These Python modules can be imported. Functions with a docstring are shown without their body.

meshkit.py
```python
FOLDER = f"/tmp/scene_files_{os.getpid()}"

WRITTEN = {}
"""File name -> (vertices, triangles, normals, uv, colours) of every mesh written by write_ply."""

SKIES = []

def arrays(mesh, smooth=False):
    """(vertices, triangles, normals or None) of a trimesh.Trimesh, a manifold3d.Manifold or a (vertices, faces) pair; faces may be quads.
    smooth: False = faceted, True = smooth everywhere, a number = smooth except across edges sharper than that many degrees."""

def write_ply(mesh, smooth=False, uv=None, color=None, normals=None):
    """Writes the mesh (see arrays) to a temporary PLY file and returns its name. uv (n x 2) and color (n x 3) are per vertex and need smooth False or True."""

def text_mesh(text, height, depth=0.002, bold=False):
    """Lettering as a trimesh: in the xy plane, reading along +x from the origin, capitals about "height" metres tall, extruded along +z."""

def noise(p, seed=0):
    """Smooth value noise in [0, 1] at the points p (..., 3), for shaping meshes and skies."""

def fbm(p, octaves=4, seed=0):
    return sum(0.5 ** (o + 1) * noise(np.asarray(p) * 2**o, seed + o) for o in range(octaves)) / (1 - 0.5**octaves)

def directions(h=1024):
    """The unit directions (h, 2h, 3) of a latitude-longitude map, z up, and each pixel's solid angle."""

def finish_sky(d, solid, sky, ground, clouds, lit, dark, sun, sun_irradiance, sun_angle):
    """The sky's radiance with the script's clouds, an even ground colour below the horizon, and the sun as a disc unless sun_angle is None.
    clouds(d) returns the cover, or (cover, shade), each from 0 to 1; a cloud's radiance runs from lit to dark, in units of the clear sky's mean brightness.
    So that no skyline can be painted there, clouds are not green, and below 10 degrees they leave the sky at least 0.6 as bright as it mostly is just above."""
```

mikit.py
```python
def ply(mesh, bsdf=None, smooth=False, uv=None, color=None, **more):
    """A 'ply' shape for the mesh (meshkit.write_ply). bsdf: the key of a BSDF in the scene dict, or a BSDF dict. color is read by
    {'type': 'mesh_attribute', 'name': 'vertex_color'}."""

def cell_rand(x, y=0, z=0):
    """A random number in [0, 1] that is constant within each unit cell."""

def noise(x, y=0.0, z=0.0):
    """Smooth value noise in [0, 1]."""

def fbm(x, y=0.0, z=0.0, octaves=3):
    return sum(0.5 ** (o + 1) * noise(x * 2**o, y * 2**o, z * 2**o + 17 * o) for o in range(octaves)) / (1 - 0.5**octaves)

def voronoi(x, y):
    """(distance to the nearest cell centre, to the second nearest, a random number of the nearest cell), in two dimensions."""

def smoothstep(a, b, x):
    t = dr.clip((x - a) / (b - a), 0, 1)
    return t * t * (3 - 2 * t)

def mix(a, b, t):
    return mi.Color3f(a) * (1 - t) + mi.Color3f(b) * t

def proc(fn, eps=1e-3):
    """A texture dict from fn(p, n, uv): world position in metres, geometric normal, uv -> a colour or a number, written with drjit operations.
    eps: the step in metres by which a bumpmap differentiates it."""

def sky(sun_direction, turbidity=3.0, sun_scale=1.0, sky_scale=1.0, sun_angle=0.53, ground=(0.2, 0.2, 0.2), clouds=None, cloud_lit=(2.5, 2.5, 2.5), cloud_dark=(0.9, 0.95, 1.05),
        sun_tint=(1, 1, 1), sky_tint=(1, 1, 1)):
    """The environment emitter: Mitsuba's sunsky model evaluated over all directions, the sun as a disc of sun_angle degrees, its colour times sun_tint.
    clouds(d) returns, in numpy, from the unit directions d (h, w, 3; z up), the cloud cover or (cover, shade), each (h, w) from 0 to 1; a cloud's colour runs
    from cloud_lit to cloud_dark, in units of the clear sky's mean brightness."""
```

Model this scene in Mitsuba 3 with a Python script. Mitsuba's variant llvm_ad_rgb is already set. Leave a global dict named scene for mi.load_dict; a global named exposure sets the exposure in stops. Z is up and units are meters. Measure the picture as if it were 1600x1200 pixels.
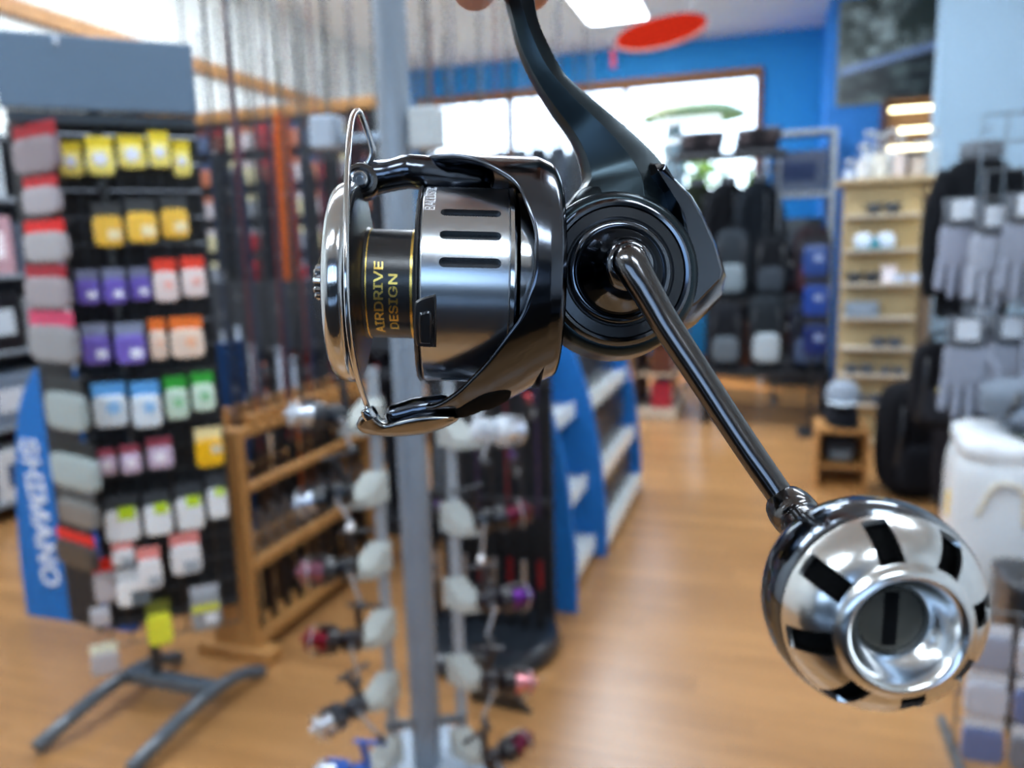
import math, random, numpy as np, trimesh, manifold3d as m3, mitsuba as mi, drjit as dr, mikit, meshkit
import mapbox_earcut as earcut
from mikit import ply, proc, fbm, noise, smoothstep, mix
from mikit import cell_rand
rng = random.Random(7)
T = mi.ScalarTransform4f
scene, labels = {}, {}

# ---------------------------------------------------------------- camera, sky, lamps, exposure
exposure = 0.1
F = 1209.0                                   # focal length in pixels of the 1600 px frame
C = np.array([0, 0, 1.35])
PSI, TH, RO = [math.radians(a) for a in (18.3, 9.6, 1.6)]
fw = np.array([-math.sin(PSI) * math.cos(TH), math.cos(PSI) * math.cos(TH), -math.sin(TH)])
r0 = np.array([math.cos(PSI), math.sin(PSI), 0]); u0 = np.cross(r0, fw)
rt = math.cos(RO) * r0 - math.sin(RO) * u0
up = math.sin(RO) * r0 + math.cos(RO) * u0
scene['camera'] = {'type': 'thinlens', 'fov': math.degrees(2 * math.atan(800 / F)), 'fov_axis': 'x', 'aperture_radius': 0.00165, 'focus_distance': 0.245,
                   'near_clip': 0.01, 'far_clip': 300.0, 'to_world': T().look_at(origin=C.tolist(), target=(C + fw).tolist(), up=up.tolist())}
scene['sky'] = mikit.sky((-0.5, 0.45, 0.75), turbidity=4.0, sun_scale=5.0, sky_scale=22.0, ground=(0.25, 0.24, 0.2))
LAMP = {'type': 'rgb', 'value': [15.0, 17.2, 19.4]}
XL, XR, YB, YF, H = -4.3, 2.7, -4.0, 9.3, 3.62


def S(h):
    """sRGB hex to linear"""
    c = np.array([int(h[i:i + 2], 16) / 255 for i in (0, 2, 4)])
    return np.where(c < 0.04045, c / 12.92, ((c + 0.055) / 1.055) ** 2.4)


# ---------------------------------------------------------------- materials
def bs(base, rough, metal=0.0, spec=0.5, **k):
    d = {'type': 'principled', 'base_color': base if isinstance(base, dict) else {'type': 'rgb', 'value': [float(x) for x in base]}, 'roughness': rough, 'metallic': metal, 'specular': spec, **k}
    return {'type': 'twosided', 'b': d}




def uv_color(p, n, uv):
    # each vertex carries its own paint: red in whole steps of u, green in the fraction, blue in v (square roots)
    a = dr.floor(uv.x)
    return mi.Color3f(dr.square(a / 255), dr.square((uv.x - a - .25) * 2), dr.square(uv.y))


def enc(c):
    q = np.sqrt(np.clip(c, 0, 1)); return np.stack([np.round(q[:, 0] * 255) + .25 + .5 * q[:, 1], q[:, 2]], 1)


VC = proc(uv_color)
scene['paint'] = bs(VC, 0.6, spec=0.3)
scene['gloss'] = bs(VC, 0.18, spec=0.5)
scene['cloth'] = bs(VC, 0.9, spec=0.1)
scene['shiny'] = bs(VC, 0.22, metal=0.9)
# the reel's finishes
scene['rotor_black'] = bs((0.075, 0.085, 0.105), 0.13, 1.0)
scene['body_black'] = bs((0.020, 0.031, 0.038), 0.26, 0.85, 0.3)
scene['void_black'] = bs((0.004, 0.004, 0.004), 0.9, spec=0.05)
scene['cover_black'] = bs((0.10, 0.115, 0.14), 0.1, 1.0)
scene['plate_black'] = bs((0.03, 0.034, 0.04), 0.22, 0.7)
scene['bail_black'] = bs((0.24, 0.235, 0.225), 0.2, 1.0)
scene['arm_black'] = bs((0.10, 0.10, 0.105), 0.15, 1.0)
scene['inner_black'] = bs((0.012, 0.013, 0.015), 0.3)
scene['silver'] = bs((0.46, 0.49, 0.53), 0.23, 1.0)
scene['knob_silver'] = bs((0.62, 0.635, 0.645), 0.2, 1.0)
scene['chrome'] = bs((0.54, 0.57, 0.60), 0.12, 1.0)
scene['plug'] = bs((0.045, 0.042, 0.032), 0.5, 0.2)
scene['gold'] = bs((0.85, 0.58, 0.14), 0.3, 1.0)
scene['white_print'] = bs((0.8, 0.82, 0.85), 0.5)
scene['skin'] = bs((0.50, 0.24, 0.15), 0.5, spec=0.3)


def floor_fn(p, n, uv):
    # narrow wooden boards laid across the aisle, printed too faintly to tell apart
    row = dr.floor(p.y / 0.09)
    col = dr.floor(p.x / 0.9 + cell_rand(row, 3) * 7)
    t = cell_rand(row, col)
    g = fbm(p.x * 3.0, p.y * 40.0, t * 9, octaves=3)
    v = 0.35 * t + 0.45 * g + 0.25 * fbm(p.x * 2.2, p.y * 3.1, octaves=2)
    return mix((0.22, 0.10, 0.035), (0.46, 0.235, 0.088), dr.clip(v, 0, 1))


scene['floor_wood'] = {'type': 'twosided', 'b': {'type': 'principled', 'base_color': proc(floor_fn), 'roughness': 0.27, 'specular': 0.5}}


def wood_fn(p, n, uv):
    g = fbm(p.x * 14, p.y * 14, p.z * 3, octaves=3)
    return mix((0.30, 0.13, 0.035), (0.50, 0.25, 0.08), g)


scene['wood'] = {'type': 'twosided', 'b': {'type': 'principled', 'base_color': proc(wood_fn), 'roughness': 0.45, 'specular': 0.4}}
scene['glass'] = {'type': 'thindielectric', 'int_ior': 1.5}


# ---------------------------------------------------------------- mesh helpers
def arr(m):
    v, f, _ = meshkit.arrays(m)
    return v, f


def join(*ms):
    vs, fs, k = [], [], 0
    for m in ms:
        v, f = arr(m); vs.append(v); fs.append(f + k); k += len(v)
    return np.vstack(vs), np.vstack(fs)


def move(m, o, R=np.eye(3)):
    v, f = arr(m)
    return v @ np.asarray(R).T + np.asarray(o, float), f


def rotz(deg):
    a = math.radians(deg); return np.array([[math.cos(a), -math.sin(a), 0], [math.sin(a), math.cos(a), 0], [0, 0, 1.0]])


def rotx(deg):
    a = math.radians(deg); return np.array([[1, 0, 0], [0, math.cos(a), -math.sin(a)], [0, math.sin(a), math.cos(a)]])


def roty(deg):
    a = math.radians(deg); return np.array([[math.cos(a), 0, math.sin(a)], [0, 1, 0], [-math.sin(a), 0, math.cos(a)]])


_used = {}


def numbered(name):
    n = _used.get(name, -1) + 1; _used[name] = n
    return name if n == 0 else f'{name}_{n:03d}'


def thing(name, label=None, cat=None, group=None, kind=None):
    k = numbered(name)
    d = {}
    if label: d['label'] = label
    if cat: d['category'] = cat
    if group: d['group'] = group
    if kind: d['kind'] = kind
    labels[k] = d
    return k


def part(parent, name, mesh, bsdf='paint', color=None, smooth=False, label=None, **more):
    """one entry; color: linear rgb (or n x 3) for the vertex-coloured finishes"""
    k = numbered(f'{parent}__{name}') if parent else name
    v, f = arr(mesh)
    if color is not None:
        c = np.asarray(color, float)
        if c.ndim == 1: c = np.tile(c, (len(v), 1))
        if smooth not in (False, True):      # split sharp edges ourselves, so that colours can ride along
            v, f, _n = meshkit.arrays((v, f), smooth)
            c = np.tile(c[0], (len(v), 1)); smooth = True
        scene[k] = ply((v, f), bsdf, smooth, uv=enc(c), **more)
    else:
        scene[k] = ply((v, f), bsdf, smooth, **more)
    if label: labels[k] = {'label': label}
    return k


def single(name, mesh, label, cat, bsdf='paint', color=None, smooth=False, group=None, kind=None):
    k = thing(name, label, cat, group, kind)
    part(None, k, mesh, bsdf, color, smooth)
    return k


def struct(name, mesh, bsdf='paint', color=None, parent=None, smooth=False):
    k = f'{parent}__{name}' if parent else name
    part(None, k, mesh, bsdf, color, smooth)
    if not parent: labels[k] = {'kind': 'structure'}
    return k


def box(x0, x1, y0, y1, z0, z1):
    v = np.array([[x, y, z] for x in (x0, x1) for y in (y0, y1) for z in (z0, z1)], float)
    f = np.array([[0, 1, 3], [0, 3, 2], [4, 6, 7], [4, 7, 5], [0, 4, 5], [0, 5, 1], [2, 3, 7], [2, 7, 6], [0, 2, 6], [0, 6, 4], [1, 5, 7], [1, 7, 3]])
    return v, f


def hull(pts):
    h = trimesh.convex.convex_hull(np.asarray(pts, float)); return np.array(h.vertices), np.array(h.faces)


def cbox(sx, sy, sz, b=0.004, c=(0, 0, 0)):
    """chamfered box about c"""
    p = []
    for x in (-1, 1):
        for y in (-1, 1):
            for z in (-1, 1):
                a = np.array([x * sx / 2, y * sy / 2, z * sz / 2]); s = np.array([x, y, z]) * b
                for k in range(3):
                    q = a - s; q[k] = a[k]; p.append(q + c)
    return hull(p)


def loft(rings, cap=True, closed=True):
    rings = [np.asarray(r, float) for r in rings]; n = len(rings[0]); m = len(rings)
    v = np.vstack(rings); f = []
    i = np.arange(n if closed else n - 1); j = (i + 1) % n
    for k in range(m - 1):
        a, b = k * n, (k + 1) * n
        f += [np.stack([a + i, a + j, b + j], 1), np.stack([a + i, b + j, b + i], 1)]
    if cap:
        v = np.vstack([v, rings[0].mean(0), rings[-1].mean(0)])
        f += [np.stack([j, i, i * 0 + m * n], 1), np.stack([(m - 1) * n + i, (m - 1) * n + j, i * 0 + m * n + 1], 1)]
    return v, np.vstack(f)


def lathe(prof, n=48, o=(0, 0, 0), axis=(0, 0, 1), e1=None):
    """prof: (radius, height) pairs along axis from o"""
    ax = np.asarray(axis, float); ax = ax / np.linalg.norm(ax)
    e = np.asarray(e1, float) if e1 is not None else (np.array([1.0, 0, 0]) if abs(ax[0]) < 0.8 else np.array([0, 1.0, 0]))
    e = e - ax * (e @ ax); e /= np.linalg.norm(e); g = np.cross(ax, e)
    t = np.arange(n) * 2 * np.pi / n
    return loft([np.asarray(o) + ax * h + max(r, 1e-6) * (np.cos(t)[:, None] * e + np.sin(t)[:, None] * g) for r, h in prof])


def cr(pts, k=8):
    """Catmull-Rom through the points (rows of any width)"""
    p = np.asarray(pts, float); p = np.vstack([2 * p[0] - p[1], p, 2 * p[-1] - p[-2]]); out = []
    for i in range(1, len(p) - 2):
        for t in np.arange(k) / k:
            a, b, c, d = p[i - 1:i + 3]
            out.append(0.5 * (2 * b + (c - a) * t + (2 * a - 5 * b + 4 * c - d) * t * t + (3 * b - a - 3 * c + d) * t ** 3))
    return np.vstack(out + [p[-2]])


def tube(pts, rad, sides=8, flat=None):
    p = np.asarray(pts, float); rad = np.broadcast_to(rad, (len(p),))
    t = np.gradient(p, axis=0); t /= np.linalg.norm(t, axis=1, keepdims=True)
    a = np.cross(t[0], [0, 0, 1.0] if abs(t[0][2]) < 0.9 else [1.0, 0, 0]); a /= np.linalg.norm(a)
    ang = np.arange(sides) * 2 * np.pi / sides; rings = []
    for q, tt, r in zip(p, t, rad):
        a = a - tt * (a @ tt); a /= np.linalg.norm(a); b = np.cross(tt, a)
        rings.append(q + r * (np.cos(ang)[:, None] * a + np.sin(ang)[:, None] * b))
    return loft(rings)


def rod(p, q, r, sides=6, r2=None):
    return tube([p, q], [r, r if r2 is None else r2], sides)


def poly_fix(p):
    p = np.asarray(p, float)
    return p if 0.5 * np.sum(p[:, 0] * np.roll(p[:, 1], -1) - np.roll(p[:, 0], -1) * p[:, 1]) > 0 else p[::-1]


def bevel(poly, rings):
    """closed outline (u, v) lofted through (inset, w) rings; returns vertices (u, v, w)"""
    p = poly_fix(poly)
    e = np.roll(p, -1, 0) - p; e /= np.linalg.norm(e, axis=1, keepdims=True) + 1e-12
    n0 = np.stack([-e[:, 1], e[:, 0]], 1); n = n0 + np.roll(n0, 1, 0)
    n /= np.maximum(np.linalg.norm(n, axis=1, keepdims=True), 1e-9)
    n /= np.maximum(0.5, np.sum(n * n0, axis=1))[:, None]
    R = [np.hstack([p + n * i, np.full((len(p), 1), w)]) for i, w in rings]
    v, f = loft(R, cap=False)
    k = len(p); tri = lambda q: earcut.triangulate_float64(np.ascontiguousarray(q[:, :2]), np.array([k], np.uint32)).reshape(-1, 3).astype(int)
    a, b = tri(R[0]), tri(R[-1])
    def orient(t, q, s):
        ar = np.cross(q[t[:, 1], :2] - q[t[:, 0], :2], q[t[:, 2], :2] - q[t[:, 0], :2])
        return np.where(((ar > 0) == (s > 0))[:, None], t, t[:, ::-1])
    return v, np.vstack([f, orient(a, R[0], -1), orient(b, R[-1], 1) + (len(R) - 1) * k])


def sym(w, b, steps=1):
    """rings of a slab of half thickness w with edges rounded by b"""
    a = [(b * (1 - math.cos(t)), w - b + b * math.sin(t)) for t in np.linspace(0, math.pi / 2, steps + 1)]
    a = [(i, y) for i, y in a]
    return [(i, -y) for i, y in a[::-1]] + a


# ---------------------------------------------------------------- pixel rays: where a thing seen in the photograph stands
def ray(px, py): return fw + rt * (px - 800) / F - up * (py - 600) / F
def onz(px, py, z=0.0): d = ray(px, py); return C + d * (z - C[2]) / d[2]
def ony(px, py, y): d = ray(px, py); return C + d * (y / d[1])
def onx(px, py, x): d = ray(px, py); return C + d * (x / d[0])

# ---------------------------------------------------------------- the room
W_, CE, BL = S('d9dcdd'), S('f4f5f3'), S('2089cc')
WOODC = S('8a5a34')
struct('floor', box(XL, XR, YB, YF, -0.1, 0), 'floor_wood')
struct('ceiling', box(XL - .2, XR + .2, YB - .2, YF + .2, H, H + 0.12), 'paint', CE)
# left wall, right wall
struct('wall_left', box(XL - .15, XL, YB, YF, 0, H), 'paint', S('e2e4e0'))
struct('wall_right', box(XR, XR + .15, YB, YF, 0, H), 'paint', S('cfd6da'))


def holed(x0, x1, y0, y1, wx0, wx1, wz0, wz1, h=H):
    return join(box(x0, wx0, y0, y1, 0, h), box(wx1, x1, y0, y1, 0, h), box(wx0, wx1, y0, y1, 0, wz0), box(wx0, wx1, y0, y1, wz1, h))


WX0, WX1, WZ0, WZ1 = -4.15, -0.17, 0.95, 3.2
struct('wall_back', holed(XL, XR, YF, YF + .2, WX0, WX1, WZ0, WZ1), 'paint', BL)


def window(key, x0, x1, z0, z1, y, mull, col):
    a = 0.07
    fr = [box(x0 - a, x1 + a, y - .05, y + .05, z1 - a * .3, z1 + a), box(x0 - a, x1 + a, y - .05, y + .05, z0 - a, z0), box(x0 - a, x0, y - .05, y + .05, z0, z1), box(x1, x1 + a, y - .05, y + .05, z0, z1)]
    fr += [box(m - .03, m + .03, y + .0, y + .06, z0, z1) for m in mull]
    labels[key] = {'kind': 'structure'}
    part(key, 'frame', join(*fr), 'paint', col)
    xs = [x0] + list(mull) + [x1]
    for a_, b_ in zip(xs[:-1], xs[1:]):
        part(key, 'pane', box(a_ + .03, b_ - .03, y + .028, y + .032, z0, z1)[0][[0, 1, 5, 4]] * 1.0 if False else (np.array([[a_ + .03, y + .03, z0], [b_ - .03, y + .03, z0], [b_ - .03, y + .03, z1], [a_ + .03, y + .03, z1]]), np.array([[0, 1, 2], [0, 2, 3]])), 'glass')


window('window_1', WX0, WX1, WZ0, WZ1, YF - .01, [-3.0, -1.6], WOODC)
# shop front behind the camera
SX0, SX1, SZ0, SZ1 = -3.9, 1.9, 1.7, 3.0
struct('wall_front', holed(XL, XR, YB - .2, YB, SX0, SX1, SZ0, SZ1), 'paint', S('3c4650'))
window('window_2', SX0, SX1, SZ0, SZ1, YB - .02, [-3.0, -1.4, .2], WOODC)
# high wooden trim and pale boards along the left wall
struct('trim_1', join(box(XL + .001, XL + .05, 2.4, 7.3, 2.82, 2.91), box(XL + .001, XL + .05, 7.22, 7.3, 1.2, 2.82)), 'wood')
struct('trim_2', box(XL + .001, XL + .05, 2.4, 7.2, 2.4, 2.47), 'wood')
# white partition on the right and the blue pier beside it
struct('wall_partition', box(1.10, XR, 6.3, 6.5, 0, H), 'paint', S('93aec4'))
struct('wall_pier', box(0.5, XR, 8.3, YF, 0, H), 'paint', S('2f7ed0'))
struct('baseboard_back', box(XL + .08, .48, YF - .03, YF - .002, 0, .1), 'wood')
struct('baseboard_left', box(XL + .002, XL + .02, YB, YF - .04, 0, .1), 'wood')
# outside
struct('ground_outside', box(-30, 30, -40, 40, -.35, -.15), 'paint', S('8a8f80'))


def lamp_panel(x, y, label, w=1.2, d=.6, e=.10):
    k = thing('ceiling_lamp', label, 'lamp', 'ceiling lamp panels')
    a = .03
    part(k, 'frame', join(*[move(b, (x, y, 0)) for b in (box(-w / 2, w / 2, -d / 2, -d / 2 + a, H - .02, H - .001), box(-w / 2, w / 2, d / 2 - a, d / 2, H - .02, H - .001), box(-w / 2, -w / 2 + a, -d / 2 + a, d / 2 - a, H - .02, H - .001), box(w / 2 - a, w / 2, -d / 2 + a, d / 2 - a, H - .02, H - .001))]), 'paint', S('e8e8e8'))
    v, f = box(x - w / 2 + a, x + w / 2 - a, y - d / 2 + a, y + d / 2 - a, H - e, H - .021)       # an opal box; the glow at its sides is added to brighten the ceiling
    f = np.array([q for q in f if not (v[q][:, 2] > H - .03).all()])
    part(k, 'diffuser', (v, f), 'paint', S('ffffff'), emitter={'type': 'area', 'radiance': LAMP})


lamp_panel(-1.47, 7.55, 'lit rectangular ceiling panel in view above the far window', 0.62, 1.2, .035)
for i, (x, y) in enumerate([(-3.0, 4.2), (-1.4, 4.2), (.9, 4.6), (-3.0, 1.6), (-1.56, 1.6), (.9, 1.6), (-3.0, -1.6), (-1.4, -1.6), (.9, -1.6), (-2.7, 5.75), (-1.0, 6.15)]):  # last two added unseen to brighten the far end of the shop
    lamp_panel(x, y, f'lit ceiling panel above the {("pegboard", "rod racks", "sunglasses stand", "spinner rack", "big reel", "white cool box", "left of the shop front", "middle of the shop front", "right of the shop front", "far rod rack as added fill", "aisle_as_added_fill")[i]}, out of view')

# added unseen behind the camera to darken the metal's reflections: counter and tall shelves
TC = thing('added_dark_counter', 'long black counter added unseen behind the camera to darken reflections', 'counter')
part(TC, 'body', cbox(3.6, .6, 1.0, .01, (-.4, -.95, .5)), 'paint', S('17191c'))
part(TC, 'top', cbox(3.7, .7, .04, .01, (-.4, -.95, 1.021)), 'gloss', S('202428'))
BS_ = thing('added_dark_shelf', 'tall dark shelf wall added unseen behind the camera to darken reflections', 'shelving')
part(BS_, 'back', cbox(5.6, .04, 1.6, .005, (-.9, -3.7, .8)), 'paint', S('1a1c20'))
for z in (.05, .45, .85, 1.25, 1.6): part(BS_, 'shelf', cbox(5.6, .35, .03, .005, (-.9, -3.5, z)), 'paint', S('24262a'))

# ---------------------------------------------------------------- builders for the shop's goods
ORD = ['first', 'second', 'third', 'fourth', 'fifth', 'sixth', 'seventh', 'eighth', 'ninth', 'tenth', 'eleventh', 'twelfth', 'thirteenth', 'fourteenth', 'fifteenth', 'sixteenth']


def sup(w, d, h, e=0.5, n=20, m=10, e2=None):
    """superellipsoid w x d x h about the origin; e small = boxy"""
    e2 = e if e2 is None else e2
    sg = lambda x, p: np.sign(x) * np.abs(x) ** p
    t = np.linspace(0, 2 * np.pi, n, endpoint=False); R = []
    for p in np.linspace(-np.pi / 2, np.pi / 2, m):
        c = sg(np.cos(p), e2)
        R.append(np.stack([w / 2 * c * sg(np.cos(t), e), d / 2 * c * sg(np.sin(t), e), np.full(n, h / 2 * sg(np.sin(p), e2))], 1))
    return loft(R, cap=False)


def place(m, o, R): return move(m, o, R)


def facing(dx, dy):
    """frame whose x runs along (dx, dy), y away from the viewer, z up"""
    n = math.hypot(dx, dy); dx, dy = dx / n, dy / n
    return np.array([[dx, -dy, 0], [dy, dx, 0], [0, 0, 1.0]])


def onplane(px, py, p0, D):
    d = ray(px, py); n = np.array([-D[1], D[0]]); t = ((np.asarray(p0)[:2] - C[:2]) @ n) / (d[:2] @ n); return C + d * t


def pack(label, x, z, w, h, R, o, body, head, sticker=None, group=None, hf=.3, yo=0., peg=None, name='tackle_packet', second=None, back=.11):
    """hanging packet: header card, pouch, sticker; (x, z) its centre on the plane through o"""
    k = thing(name, label, 'packet', group)
    P_ = lambda m: place(m, o, R) if o is not None else m
    hh = h * hf
    part(k, 'pouch', P_(move(sup(w, .022, h - hh * .9, .22, 24, 8, .4), (x, yo, z - hh * .45))), 'gloss', body)
    part(k, 'header_card', P_(cbox(w * .96, .005, hh, .0015, (x, yo, z + h / 2 - hh / 2))), 'paint', head)
    if sticker is not None:
        sw, sx, sz, round_ = sticker[1:]
        t = lathe([(w * sw, 0), (w * sw, .002), (0, .0025)], 20, (x + w * sx, yo - .0125, z + h * sz), (0, -1, 0)) if round_ else cbox(w * sw * 2, .003, w * sw * 1.7, .001, (x + w * sx, yo - .0115, z + h * sz))
        part(k, 'sticker', P_(t), 'paint', sticker[0])
    if second is not None:
        part(k, 'band', P_(cbox(w * .9, .003, h * .16, .001, (x, yo - .011, z + h * second[1]))), 'paint', second[0])
    if peg:
        part(peg, 'peg_hook', P_(rod((x, yo + .0035, z + h / 2 - hh * .2), (x, back, z + h / 2 - hh * .2), .002, 5)), 'shiny', S('9aa0a6'))
    return k


def mini_reel(label, o, R, s=1.0, body='17191d', acc='c9ced6', knob='202020', group='small spinning reels on the pole stand'):
    """display spinning reel: stem up, spool towards -x, crank towards -y"""
    k = thing('spinning_reel', label, 'reel', group)
    Q = lambda m: place((arr(m)[0] * s, arr(m)[1]), o, R)
    part(k, 'body', Q(join(sup(.05, .035, .05, .8, 16, 8), move(cbox(.014, .012, .06, .003), (.01, 0, .045), roty(-14)), cbox(.07, .014, .006, .002, (.018, 0, .077)))), 'gloss', S(body), True)
    part(k, 'rotor', Q(join(lathe([(.012, .022), (.026, .026), (.028, .045), (.024, .05)], 24, (0, 0, 0), (-1, 0, 0)), move(cbox(.035, .01, .008, .002), (-.055, 0, .028)), move(cbox(.035, .01, .008, .002), (-.055, 0, -.028)))), 'gloss', S(body), 30)
    part(k, 'spool', Q(lathe([(.022, .05), (.024, .051), (.024, .064), (.016, .066), (.016, .082), (.025, .084), (.026, .088), (.02, .092), (.008, .094), (.008, .1), (0, .101)], 28, (0, 0, 0), (-1, 0, 0))), 'shiny', S(acc), 30)
    part(k, 'crank', Q(join(rod((0, -.015, 0), (0, -.045, 0), .006, 8), rod((0, -.042, 0), (.018, -.05, -.052), .004, 8))), 'shiny', S('b8bcc4'), 30)
    part(k, 'knob', Q(move(sup(.016, .03, .016, .8, 12, 8), (.018, -.066, -.052))), 'gloss', S(knob), True)
    part(k, 'bail_wire', Q(tube([(-.072, 0, .03), (-.08, -.012, .032), (-.082, -.03, .012), (-.08, -.03, -.012), (-.072, -.012, -.03)], .0016, 6)), 'shiny', S('d8dce0'), True)
    return k


def fishing_rod(label, x, y, z0, L, col, grip='22201f', group=None, lean=(0, 0), r=.0055, seat='8a8f96', gl=.38, sleeve=None):
    k = thing('fishing_rod', label, 'fishing rod', group)
    at = lambda t: np.array([x + lean[0] * t, y + lean[1] * t, z0 + t])
    part(k, 'grip', tube([at(0), at(.01), at(gl * .35), at(gl * .37)], [.011, .0135, .0125, .009], 10), 'cloth', S(grip), True)
    part(k, 'reel_seat', tube([at(gl * .36), at(gl * .4), at(gl * .62), at(gl * .66)], [.0085, .0105, .0095, .008], 10), 'shiny', S(seat), True)
    part(k, 'fore_grip', tube([at(gl * .65), at(gl * .7), at(gl), at(gl + .02)], [.0095, .012, .0105, r], 10), 'cloth', S(grip), True)
    part(k, 'blank', tube([at(gl), at(gl + (L - gl) * .5), at(L)], [r, r * .72, r * .32], 7), 'gloss', S(col), True)
    for i, t in enumerate((.38, .55, .72, .88)):
        q = at(L * t); g = .011 * (1 - t * .6); a = np.linspace(0, 2 * np.pi, 13)
        part(k, 'guide', tube(np.stack([q[0] + g * np.cos(a), q[1] * np.ones(13) - .004 - g * 1.1, q[2] + g * np.sin(a)], 1), .0013, 4), 'shiny', S('9aa0a8'))
    if sleeve:
        c, a0, a1 = sleeve
        part(k, 'sleeve', tube([at(a0), at(a0 + .02), at(a1 - .02), at(a1)], [.012, .019, .019, .012], 10), 'cloth', S(c), True)
    return k


def jacket(label, o, R, col, w=.5, h=.72, d=.16, group=None, name='jacket', trim=None):
    k = thing(name, label, 'jacket', group)
    Q = lambda m: place(m, o, R); sec = []
    for z, a, b in ((-h, .46, .46), (-h * .97, .5, .5), (-h * .6, .47, .46), (-h * .3, .5, .48), (-h * .12, .5, .42), (-h * .04, .36, .3), (0, .16, .26)):
        t = np.linspace(0, 2 * np.pi, 22, endpoint=False); wob = 1 + .05 * np.sin(5 * t + z * 9)
        sec.append(np.stack([w * a * np.cos(t) * wob, d * b * np.sin(t) * wob * 1.2, np.full(22, z)], 1))
    part(k, 'torso', Q(loft(sec)), 'cloth', S(col), True)
    for s in (-1, 1):
        part(k, 'sleeve', Q(tube(cr([(s * w * .38, 0, -h * .1), (s * w * .56, -.01, -h * .3), (s * w * .62, -.02, -h * .6), (s * w * .58, -.035, -h * .86)], 4), np.linspace(d * .42, d * .3, 13), 10)), 'cloth', S(col), True)
    part(k, 'collar', Q(lathe([(.055, -.02), (.075, 0), (.07, .05), (.05, .055)], 16)), 'cloth', S(trim or col), True)
    part(k, 'zip', Q(cbox(.012, .01, h * .84, .002, (0, -d * .6 + .004, -h * .52))), 'gloss', S(trim or '4a4d52'))
    part(k, 'hanger', Q(tube([(0, 0, .03), (0, 0, .05), (0, 0, .079)], .003, 6)), 'shiny', S('9aa0a6'))
    return k


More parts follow.
